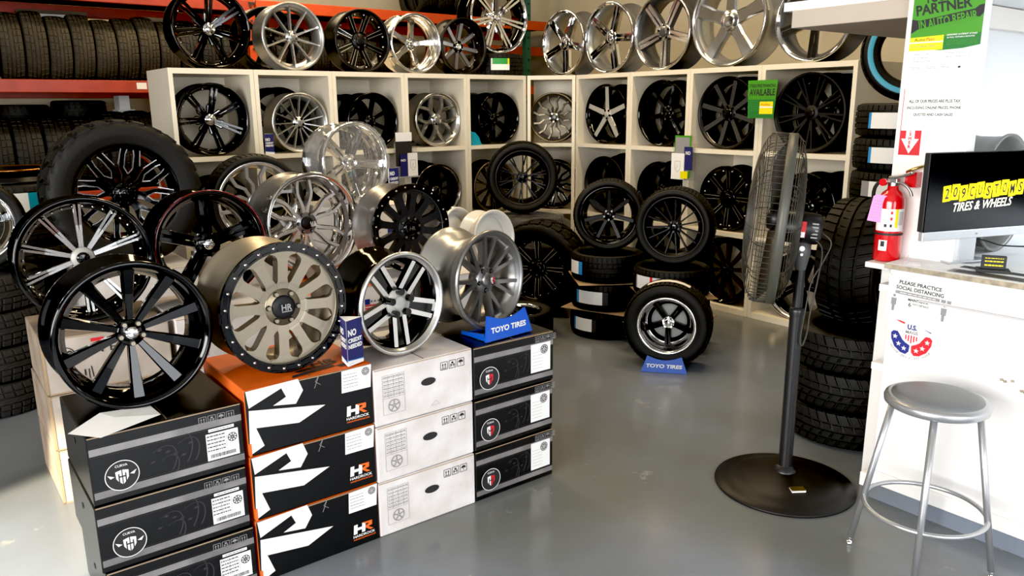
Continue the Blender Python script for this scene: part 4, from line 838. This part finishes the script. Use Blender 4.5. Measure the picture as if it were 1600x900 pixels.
# ---------------------------------------------------------------- counter
c=thing('sales_counter','long white sales counter with worn painted front and paler top','counter',(3.09,1.5,0))
MB().box(0,-5,.0,.10,0,1.012,b=.002).build('front_panel','counter_white',c)
MB().box(-.015,-5,.07,0,.0,.128,b=.003).build('kick_board','counter_white',c); MB().box(-.008,-5,0,0,0,.07).build('plinth','floor_epoxy',c)
MB().box(-.0125,-5,.89,0,-.12,.897,b=.0).build('panel_seam','ink_light',c)
MB().box(-.062,-5,1.012,.16,.005,1.034,b=.002).box(-.006,-5,.985,.16,.004,1.012).build('counter_top','wall_white',c)
MB().box(-.0635,-5,1.013,-.062,.0055,1.033).box(-.062,.005,1.013,.16,.0062,1.033).build('worn_edge','raw_edge',c)
for z,h in ((.905,.03),(.57,.03)): MB().box(-.01,-.02,z,.05,.045,z+h,b=.002).build('shelf_end','counter_white',c)
MB().box(-.03,-.02,.05,.02,.035,.11,b=.002).build('shelf_end','counter_white',c)
tag(MB().box(3.305,-3,1.005,4.6,1.572,1.026,b=.002).box(4.5,-3,0,4.55,1.5,1.004).box(3.4,1.5,0,4.5,1.54,1.004).build('desk','wall_white'),'pale desk top behind the counter under the computer','desk')
tag(MB().box(3.055,1.507,1.0,3.215,1.60,1.022,b=.002).build('shelf_ledge','counter_white'),'small white ledge under the fire extinguisher','shelf')
for n,y0,y1,x0,x1 in (('first',.95,1.26,3.045,3.12),('second',.75,1.17,3.15,3.22)):
    pass
tag(MB().box(-.035,-.22,0,.035,.22,.0008).box(-.03,-.2,.0008,.03,.2,.0012,mi=1).build('flyer',['ink_grey','art_grey'],None,Tr(3.085,1.06,1.0345)),'dark printed flyer taped along the counter edge','paper')
tag(MB().box(-.022,-.18,0,.022,.18,.0008).build('flyer','ink',None,Tr(3.185,1.10,1.0345)),'narrow black printed strip on the counter top','paper')
wm=[[(1.62-1.5+dx+.012*k*(-1)**k,.60+dz+.004*k) for dx,dz in ((0,0),(.012,.002),(.010,.012),(-.003,.009))] for k in range(3)]
flat('worn_mark',[[(u+.40,v+.02) for u,v in p] for p in wm]+[[(u+.33,v+.045) for u,v in p] for p in wm],'raw_edge',c,frame((0,0,0),'-X'))
# notices on the front of the counter
F=frame((3.0895,1.515,.805),'-X'); t=thing('notice_sign','white distancing notice taped to the counter front','sign',(3.0892,1.515,.805))
F=frame((0,0,0),'-X')@Rt(-2,'Z'); flat('sheet',[rect(0,0,.262,.172)],'paper',t,F,.0006)
text('notice_lettering','PLEASE PRACTICE','ink',t,F,.125,.152,w=.165,h=.0155,bold=.025); text('notice_lettering','SOCIAL DISTANCING','ink',t,F,.125,.130,w=.185,h=.0155,bold=.025)
flat('grey_band',[rect(.012,.103,.205,.116),rect(.21,.103,.228,.116),rect(.232,.103,.248,.116)],'ink_grey',t,F,.0012); flat('band_print',small_print(1,.05,.19,.106,.113),'paper',t,F,.0018)
text('notice_lettering','MAINTAIN A','ink',t,F,.125,.088,w=.078,h=.011,bold=.025); text('notice_lettering','6','ink',t,F,.095,.068,h=.018,bold=.01); text('notice_lettering','FOOT DISTANCE','ink',t,F,.137,.072,w=.062,h=.008,bold=.01)
flat('fine_print',small_print(3,.07,.125,.03,.055,.2)+small_print(3,.14,.19,.03,.055,.2),'ink_light',t,F,.0012)
for u in (.03,.225): flat('figure_print',[disc(u,.093,.006,14),[(u-.011,.083),(u+.011,.083),(u+.010,.055),(u+.006,.055),(u+.005,.03),(u-.005,.03),(u-.006,.055),(u-.010,.055)]],'ink_grey',t,F,.0012)
def bean(cu,cv,sx,rx,ry):
    o=[]
    for i in range(20): a=PI+PI*i/19; o.append((cu+sx*(.012+ (rx)*(1+math.cos(a*1))/2*1), cv+ry*math.sin(a)))
    return o
def mags(name_label,F0,s):
    t=thing('emblem_sticker',name_label,'sticker',F0.translation); F=F0.copy(); F.translation=(0,0,0); F=F@Matrix.Diagonal((s,s,1,1))
    for sx,m in ((-1,'mags_blue'),(1,'mags_red')):
        P=[(.04,-.30),(.06,-.62),(.20,-.78),(.45,-.74),(.78,-.50),(.97,-.12),(1.0,.18),(.88,.30),(.68,.30),(.55,.12),(.42,-.08),(.25,-.20)]
        flat('bean_print',[[(sx*x,y) for x,y in P]],m,t,F,.0008); 
        flat('star_print',[star(sx*x,y,.14) for x,y in ((.30,-.5),(.58,-.32),(.78,.02))],'print_white',t,F,.0014)
    flat('stripe_print',[[(x-.03,.22-abs(x)*.1),(x+.03,.22-abs(x)*.1),(x+.03,-.18+abs(x)*.6),(x-.03,-.18+abs(x)*.6)] for x in (-.26,-.13,0,.13,.26)],'mags_red',t,F,.0008)
    text('emblem_lettering','U.S.','mags_blue',t,F,0,.62,w=.46,h=.26,bold=.04,n=.0008); text('emblem_lettering','MAGS','ink_grey',t,F,0,.36,w=.60,h=.16,bold=.03,n=.0008)
    flat('swoosh_print',[[(-.85,.85),(-.4,.72),(-.35,.8),(-.6,.86)]],'mags_red',t,F,.0008); flat('swoosh_print',[[(.5,.66),(.9,.5),(.9,.55)]],'mags_blue',t,F,.0008)
    for i,chh in enumerate('Authorized Distributor'):
        if chh==' ': continue
        a=R(-150+120*i/21); text('rim_lettering',chh,'ink_grey',t,F,1.08*math.cos(a),1.08*math.sin(a)*.86+.0,h=.11,n=.0008,rot=math.degrees(a)+90)
    return t
mags('red and blue starred emblem on the counter front below the notice',frame((3.0893,1.398,.728),'-X'),.082)
mags('red and blue starred emblem on the wall behind the monitor',frame((4.33,1.5985,1.50),'-Y'),.13)
# ---------------------------------------------------------------- signs on the post
P=lambda y,z:frame((3.2195,y,z),'-X')
t=thing('poster','green and white auto repair financing poster on the post','poster',(3.2195,1.590,1.752)); F=frame((0,0,0),'-X')@Matrix.Diagonal((1,.68,1,1)); W_,H_=.262,.47
flat('sheet',[rect(0,0,W_,H_)],'paper',t,F,.0008); flat('green_field',[[(0,.16),(.12,.145),(.2,.150),(W_,.165),(W_,H_),(0,H_)]],'green_print',t,F,.0014)
flat('dark_green_field',[[(.13,.147),(.2,.150),(W_,.165),(W_,.23),(.13,.22)]],'green_dark',t,F,.0018)  # darker green printed area behind the white lettering
flat('wrench_band',[[(0,.245),(.03,.27),(.225,.315),(.25,.31),(W_,.33),(W_,.375),(.245,.372),(.23,.355),(.03,.315),(0,.325)]],'ink',t,F,.0018)
for s,v,hh,ww,mm in (('YOUR','.438','.055','.10','ink'),('PARTNER','.382','.058','.205','ink')): text('poster_lettering',s,mm,t,F,.115 if s!='YOUR' else .09,float(v),w=float(ww),h=float(hh),bold=.03,n=.0022,rot=7)
text('poster_lettering','NEW','ink',t,F,.195,.452,w=.09,h=.05,bold=.03,n=.0022,rot=7)
text('poster_lettering','IN AUTO REPAIR','green_print',t,F,.135,.306,w=.215,h=.05,bold=.02,n=.0026,rot=9)
flat('yellow_card',[[(.0,.148),(.128,.150),(.128,.228),(.0,.222)]],'yellow_print',t,F,.0024); flat('card_stripe',[rect(0,.190,.128,.197)],'paper',t,F,.0028)
text('card_lettering','Auto','ink',t,F,.038,.210,w=.04,h=.017,n=.003); text('card_lettering','Pass','print_red',t,F,.078,.210,w=.035,h=.017,n=.003,shear=.4)
text('card_lettering','123 456 789','ink_grey',t,F,.055,.172,w=.085,h=.009,n=.003)
text('poster_lettering','DEFERRED INTEREST IF PAID','print_white',t,F,.193,.226,w=.11,h=.008,n=.0026,bold=.02,shear=.2); text('poster_lettering','IN FULL WITHIN 6 MONTHS','print_white',t,F,.190,.212,w=.10,h=.008,n=.0026,bold=.02,shear=.2)
flat('fine_print',small_print(4,.14,.25,.17,.2,.25),'green_print',t,F,.0026)
for q in ((1,.02,.08,.125,.131),(1,.02,.095,.105,.111),(1,.02,.09,.085,.091),(1,.14,.21,.125,.131),(1,.14,.23,.105,.111),(2,.0,.16,.045,.06,.3)): flat('fine_print',small_print(*q),'ink_grey',t,F,.0016)
flat('diamond_print',[[(.19,.05),(.197,.057),(.204,.05),(.197,.043)]],'ink',t,F,.0016)
t=thing('notice_sign','white price notice taped to the post under the green poster','sign',(3.218,1.588,1.545)); F=frame((0,0,0),'-X')
flat('sheet',[[(0,0),(.225,.005),(.23,.19),(.03,.19),(0,.17)]],'paper',t,F,.0025)
for i,s in enumerate(('ALL OF OUR PRICES ARE PLUS TAX','INCLUDING ONLINE PRICES, PHONE','QUOTES AND CASH SALES')): text('notice_lettering',s,'ink_grey' if 0 else 'ink',t,F,.118,.115-.026*i,w=(.195,.205,.15)[i],h=.0125,n=.003,bold=.02)
t=thing('extinguisher_sign','red fire extinguisher sign with white arrow on the post','sign',(3.2193,1.592,1.448)); F=frame((0,0,0),'-X')
flat('sign_plate',[rect(0,0,.085,.26)],'print_red',t,F,.0008)
flat('arrow_print',[[(.0425,.006),(.078,.065),(.060,.065),(.060,.225),(.025,.225),(.025,.065),(.007,.065)]],'print_white',t,F,.0014)
for i,chh in enumerate('EXTINGUISHER'): text('sign_lettering',chh,'print_red',t,F,.0425,.034+.0165*(11-i),h=.0135,n=.002,bold=.04)
t=thing('refusal_sign','small red and white refusal of service sign on the wall','sign',(4.075,1.5995,1.585)); F=frame((0,0,0),'-Y')
flat('sign_plate',[rect(0,0,.155,.17)],'paper',t,F,.0008); flat('red_band',[rect(.004,.056,.151,.112)],'print_red',t,F,.0014)
flat('red_border',[rect(0,0,.155,.004),rect(0,.166,.155,.17),rect(0,0,.004,.17),rect(.151,0,.155,.17)],'print_red',t,F,.0012)
for s,v,ww,mm in (('WE RESERVE',.152,.11,'ink'),('THE RIGHT',.128,.1,'ink'),('TO REFUSE',.098,.125,'print_white'),('SERVICE',.071,.1,'print_white'),('TO ANYONE',.03,.1,'ink')): text('sign_lettering',s,mm,t,F,.0775,v,w=ww,h=.018,n=.002,bold=.01)
# ---------------------------------------------------------------- fire extinguisher
e=thing('fire_extinguisher','red fire extinguisher with pink tag hanging on the post','fire extinguisher',(3.145,1.561,1.024))
rb=.052
MB().lathe([(0,0),(rb*.9,0),(rb,.006),(rb,.235),(rb*.93,.258),(rb*.7,.278),(.022,.290),(.019,.31),(0,.31)],40).build('cylinder','ext_red',e)
MB().cyl(.021,.305,.318,20).box(-.014,-.02,.316,.014,.02,.335,b=.003).build('valve','steel',e)
MB().tube(smooth([(0,.02,.335),(0,-.03,.345),(0,-.075,.362)]),.0065,8).build('lever','steel',e); MB().tube(smooth([(0,-.01,.32),(0,-.045,.312),(0,-.07,.288),(0,-.078,.268)]),.006,8).build('handle','steel',e)
MB().cyl(.015,-.03,-.016,20,'X').build('gauge','ext_red',e,Tr(0,.03,.318)); MB().tube(smooth([(-.005,.03,.322),(-.02,.055,.31),(-.02,.068,.27),(-.01,.064,.2),(-.005,.06,.14)]),.0075,10).build('hose','rubber',e)
def wrap(name,r,a0,a1,z0,z1,m):
    n=14; b=MB()
    for i in range(n):
        p,q=R(a0+(a1-a0)*i/n),R(a0+(a1-a0)*(i+1)/n); b.add([(r*math.cos(a),r*math.sin(a),z) for a,z in ((p,z0),(q,z0),(q,z1),(p,z1))],[(0,1,2,3)],0,True)
    return b.build(name,m,e)
# angles: camera lies towards 210 degrees
wrap('instruction_label',rb+.0008,140,275,.125,.215,'paper'); wrap('yellow_panel',rb+.0014,228,240,.14,.215,'yellow_print'); wrap('label_print',rb+.0014,244,268,.15,.205,'ink_light')
for z in (.148,.176,.2): wrap('label_symbol',rb+.0014,208,217,z-.006,z+.006,'print_red' if z>.15 else 'ink')
wrap('label_symbol',rb+.0014,185,196,.142,.154,'ink'); wrap('strap',rb+.0018,120,300,.108,.117,'ink'); wrap('round_label',rb+.001,168,204,.045,.088,'paper'); wrap('round_symbol',rb+.0016,178,194,.062,.084,'ink')
tg=MB().prism([(-.030,-.055),(.030,-.055),(.030,.045),(.02,.055),(-.02,.055),(-.030,.045)],-.0005,.0005).build('inspection_tag','tag_pink',e,Tr(-.058,.022,.215)@Rt(-58,'Z')@Rt(90,'X')@Rt(-9,'Z'))
flat('tag_print',small_print(7,-.024,.024,-.045,.035,.14),'ink_grey',tg,Matrix.Identity(4),.0012)
MB().box(.03,-.075,.30,.074,-.03,.36).build('wall_bracket','ext_red',e); MB().tube([(.04,-.03,.36),(.02,-.06,.372),(.06,-.1,.39)],.006,8).build('bracket_hook','brass',e)
# ---------------------------------------------------------------- computer and desk things
ang=-19; mo=thing('desktop_computer','black screened silver all-in-one computer showing a yellow shop sign','computer',(3.035,1.375,1.135),ang)
MB().box(0,0,.0,.54,.02,.035,b=.003).build('chin','pc_silver',mo); MB().box(0,.004,.035,.54,.03,.335,b=.003).build('housing','ink',mo)
sc=MB().box(.003,-.001,.037,.537,.004,.333).build('screen','screen',mo); F=frame((0,-.001,0),'-Y')
for i,chh in enumerate('209CUSTOMS'):
    u=.095+.0415*i; dv=.004*math.sin(i*2.1)+.0035*i*.4; T=F@Tr(u,.180+dv,0)@Rt((3,-2,2,-3,1,-4,3,-2,4,-3)[i],'Z')
    tl=flat('yellow_tile',[[(-.019,-.031),(.0185,-.029),(.0195,.031),(-.018,.029)]],'screen_yellow',sc,T,.0008)
    text('tile_lettering',chh,'ink',tl,Matrix.Identity(4),0,0,w=.020 if chh!='M' else .025,h=.040,n=.0014,bold=.02,shear=.1)
text('screen_lettering','TIRES & WHEELS','screen_white',sc,F,.285,.132,w=.30,h=.034,n=.001,bold=.012,shear=.3,rot=2.5)
text('hp_lettering','hp','ink',mo,F,.27,.017,h=.011,n=.0012)
MB().prism([(.16,-.10),(.38,-.10),(.34,.06),(.20,.06)],0,.006).build('stand_base','pc_silver',mo,Tr(0,.11,-.1)); MB().box(.23,.03,-.095,.31,.05,.1).build('stand_neck','pc_silver',mo)
MB().tube(smooth([(.30,.05,-.01),(.40,.06,-.03),(.52,.08,-.06),(.7,.1,-.08)]),.0035,6).build('monitor_cable','rubber',mo)
t=thing('bare_rim','plain grey bare rim barrel standing behind the monitor','wheel',(3.68,1.345,1.0265),0)
MB().lathe([(.245,0),(.25,.004),(.25,.014),(.24,.02),(.236,.07),(.236,.13),(.244,.18),(.25,.186),(.25,.196),(.238,.197),(.228,.13),(.228,.06),(.236,.01)],72,'Y',closed=True).build('rim','dull_grey',t,Tr(0,0,.25))
cs=thing('card_stand','small black card stand with yellow print on the counter','card holder',(3.165,1.165,1.0345),-62)
MB().box(-.055,-.03,0,.055,.03,.012,b=.003).build('base','ink',cs); MB().box(-.04,-.012,.012,.04,.006,.062,b=.002).build('card_box','ink',cs); F=frame((0,-.0125,0),'-Y')
flat('card_print',small_print(1,-.03,.03,.05,.056)+small_print(1,-.03,.03,.036,.047)+small_print(1,-.03,.03,.02,.033),'yellow_print',cs,F,.0008)
sg=thing('acrylic_stand','clear acrylic sign holder leaning on the counter corner','sign holder',(3.06,1.455,1.0345),-75)
MB().prism([(0,0),(.10,0),(.10,.012),(.012,.012),(.075,.13),(.105,.13),(.11,.137),(.07,.137)],-.04,.04).build('holder','acrylic',sg,Matrix.Diagonal((.68,.68,.68,1))@Rt(90,'X'))
# ---------------------------------------------------------------- leaflets
def tent(label,loc,rz,w=.062,h=.115,lean=0):
    t=thing('leaflet_stand',label,'leaflet stand',loc,rz)
    a=w; P=[(-a/2,0),(a/2,0),(0,a*.87)]
    MB().prism(P,0,h).build('folded_card','paper',t)
    for k,(o,ang) in enumerate((((-a/2,0,0),0),((a/2,0,0),120),((0,a*.87,0),240))):
        F=Tr(*o)@Rt(ang,'Z')@frame((0,0,0),'-Y')
        flat('navy_field',[[(.0005,.024),(a*.5,.019),(a-.0005,.017),(a-.0005,h-.0005),(.0005,h-.0005)]],'navy',t,F,.0008)
        flat('blue_wave',[[(.0005,.021),(a-.0005,.013),(a-.0005,.017),(.0005,.024)]],'sky_blue',t,F,.0008)
        text('leaflet_lettering','NO','print_white',t,F,a*.34,h*.72,w=a*.52,h=h*.15,bold=.05,n=.0014)
        for s,v in (('CREDIT',.55),('NEEDED',.42)): text('leaflet_lettering',s,'print_white',t,F,a*.5,h*v,w=a*.86,h=h*.095,bold=.05,n=.0014)
        flat('fine_print',small_print(1,.006,.03,.006,.01),'ink_light',t,F,.0008)
    return t
tent('triangular navy leaflet stand between the bronze and machined wheels',(1.205,2.518,.7315),20,w=.082,h=.172)
tent('navy leaflet stand by the thin-spoked silver wheel in the cubby',(2.25,6.012,ZT),6,w=.075,h=.155)
tent('navy leaflet stand tucked above the matte black off-road wheel',(2.595,4.50,.79),15,w=.10,h=.32) if 0 else None
def leaf(label,loc,rz,w,h,kind):
    t=thing('upright_leaflet',label,'leaflet',loc,rz); MB().box(0,0,0,w,.004,h).build('sheet','paper',t); F=frame((0,0,0),'-Y')
    if kind=='navy':
        flat('navy_field',[rect(0,.0,w,h)],'navy',t,F,.0008); text('leaflet_lettering','NO','print_white',t,F,w*.32,h*.74,w=w*.5,h=h*.2,bold=.05,n=.0014)
        for s,v in (('CREDIT',.48),('NEEDED',.28)): text('leaflet_lettering',s,'print_white',t,F,w*.5,h*v,w=w*.86,h=h*.13,bold=.05,n=.0014)
    return t
leaf('navy leaflet sticking up behind the matte black off-road wheel',(2.20,4.03,1.19),20,.085,.12,'navy')  # loose sheet standing upright behind the wheel, not hung from anything
def holder(label,loc,rz):
    t=thing('hanging_leaflet_holder',label,'leaflet holder',loc,rz)
    MB().box(-.115,.004,.0,.115,.008,.30).box(-.115,-.03,0,.115,.004,.006).build('holder_back','acrylic',t)
    return t
hd1=holder('clear leaflet holder with navy and white leaflets fixed to the back shelf',(3.43,5.96,1.06),4)
MB().box(-.105,-.004,.10,.06,.002,.37).build('dark_leaflet','ink',hd1); MB().box(-.105,-.006,.31,.06,-.002,.385).build('white_leaflet_top','paper',hd1)
MB().box(-.075,-.02,.006,.02,-.014,.2).build('navy_leaflet','navy',hd1); MB().box(.0,-.026,.002,.10,-.021,.21).build('white_leaflet','paper',hd1)
F=frame((0,-.026,0),'-Y'); text('leaflet_lettering','NO','print_white',hd1,frame((0,-.02,0),'-Y'),-.045,.15,w=.05,h=.02,bold=.04); 
flat('shield_print',[line(p,q,.003) for p,q in (((.025,.15),(.078,.15)),((.025,.15),(.025,.085)),((.078,.15),(.078,.085)),((.025,.085),(.05,.06)),((.078,.085),(.05,.06)),((.04,.085),(.055,.125)),((.055,.09),(.064,.085)))],'ink_grey',hd1,F)
MB().box(-.115,-.032,.0,.115,-.029,.012).build('holder_lip','plastic_grey',hd1)
hd2=holder('leaflet holder with a green-edged and a white leaflet fixed to the right-hand shelf',(5.115,4.315,1.05),-90)
MB().box(-.09,-.005,.02,.08,0,.36).build('green_leaflet','green_print',hd2); MB().box(-.08,-.007,.02,.066,-.003,.345).build('photo_leaflet','ink_grey',hd2)
MB().box(.02,-.014,.08,.105,-.010,.27).build('navy_leaflet','navy',hd2); MB().box(-.105,-.024,0,.03,-.018,.215).build('white_leaflet','paper',hd2); MB().box(.0,-.03,.01,.075,-.026,.07).build('yellow_card','yellow_print',hd2)
text('leaflet_lettering','NO','print_white',hd2,frame((0,-.014,0),'-Y'),.062,.22,w=.05,h=.03,bold=.04)
F=frame((0,-.024,0),'-Y'); flat('shield_print',[line(p,q,.003) for p,q in (((-.065,.15),(-.01,.15)),((-.065,.15),(-.065,.085)),((-.01,.15),(-.01,.085)),((-.065,.085),(-.037,.06)),((-.01,.085),(-.037,.06)),((-.05,.085),(-.035,.125)))],'ink_grey',hd2,F)
t=thing('hanging_sign','green financing available sign hanging on the shelf front','sign',(5.10,3.705,1.555),-88); F=frame((0,0,0),'-Y'); W_,H_=.25,.275
MB().prism([(.012,0),(W_-.02,0),(W_,H_),(0,H_)],0,.003).build('sign_board','green_print',t,F)
text('sign_lettering','STRESS-FREE FINANCING','ink',t,F,.125,.235,w=.22,h=.024,bold=.02,n=.004); text('sign_lettering','AVAILABLE','ink',t,F,.125,.188,w=.215,h=.05,bold=.03,n=.004)
flat('lower_field',[[(.014,.004),(W_-.022,.004),(W_-.015,.135),(.008,.135)]],'green_dark',t,F,.0036); flat('fine_print',small_print(1,.02,.225,.145,.15)+small_print(6,.02,.105,.05,.13,.2),'green_print',t,F,.0042)
flat('yellow_card',[rect(.11,.03,.222,.12)],'yellow_print',t,F,.0042); text('card_lettering','AutoPass','print_red',t,F,.16,.1,w=.075,h=.018,n=.0048); flat('card_stripe',[rect(.11,.075,.222,.085)],'paper',t,F,.0046)
t=thing('leaflet','teal printed card propped against the black twin-spoke wheel',  'leaflet',(4.18,6.03,ZT),0); MB().prism([(-.03,0),(.10,0),(.07,.075),(.03,.115),(-.03,.13)],0,.004).build('sheet','teal',t,Rt(90,'X'))
tag(MB().add([(-.11,-.07,.003),(.09,-.10,.006),(.14,.0,.004),(.0,.06,.022),(-.14,.03,.012),(0,0,.016)],[(0,1,5),(1,2,5),(2,3,5),(3,4,5),(4,0,5)]).build('paper_sheet','paper',None,Tr(.40,2.585,.6925)@Rt(30,'Z')),'crumpled white paper lying under the black ten-spoke wheel','paper')
# ---------------------------------------------------------------- light
def area(n,loc,rot,sx,sy,e,col):
    l=bpy.data.lights.new(n,'AREA'); l.shape='RECTANGLE'; l.size=sx; l.size_y=sy; l.energy=e; l.color=col
    o=bpy.data.objects.new(n,l); C.objects.link(o); o.location=loc; o.rotation_euler=[R(a) for a in rot]; return o
area('window_light',(-3.8,.2,2.0),(0,-90,0),2.0,5.0,330,(1,.97,.92))
area('door_light',(.4,-3.8,1.8),(90,0,0),4.5,2.4,150,(.93,.96,1))
area('ceiling_light',(2.4,4.6,4.3),(0,0,0),.3,2.4,36,(1,.77,.46))
area('ceiling_light',(4.4,3.4,4.3),(0,0,0),.3,2.4,46,(1,.77,.46))
area('ceiling_light',(3.2,7.4,4.3),(0,0,0),2.4,.3,60,(1,.77,.46))
area('desk_light',(4.6,.2,1.95),(0,0,0),.6,1.2,18,(.85,.93,1))
s=bpy.data.lights.new('low_sun','SPOT'); s.energy=3800; s.spot_size=R(11); s.spot_blend=.25; s.color=(1,.88,.66); s.shadow_soft_size=.05
o=bpy.data.objects.new('low_sun',s); C.objects.link(o); o.location=(-3.7,1.2,2.9); d=Vector((.12,3.35,0))-o.location; o.rotation_euler=d.to_track_quat('-Z','Y').to_euler()
w=bpy.data.worlds.new('world'); bpy.context.scene.world=w; w.use_nodes=True; nt=w.node_tree; bg=nt.nodes['Background']
bg.inputs['Color'].default_value=(.85,.92,1,1); bg.inputs['Strength'].default_value=.5
# ---------------------------------------------------------------- camera
cam=bpy.data.cameras.new('camera'); co=bpy.data.objects.new('camera',cam); C.objects.link(co); bpy.context.scene.camera=co
cam.sensor_width=36; cam.lens=36*1215/1600; cam.clip_start=.05
co.matrix_world=Tr(0,0,1.65)@Rt(-37.5,'Z')@Rt(90-13.1,'X')@Rt(-.45,'Z')
sc_=bpy.context.scene; sc_.view_settings.view_transform='Standard'; sc_.view_settings.look='None'; sc_.view_settings.exposure=.74
vs=sc_.view_settings; vs.use_curve_mapping=True; cm=vs.curve_mapping; cm.black_level=(.0075,.0075,.0075); cm.update()
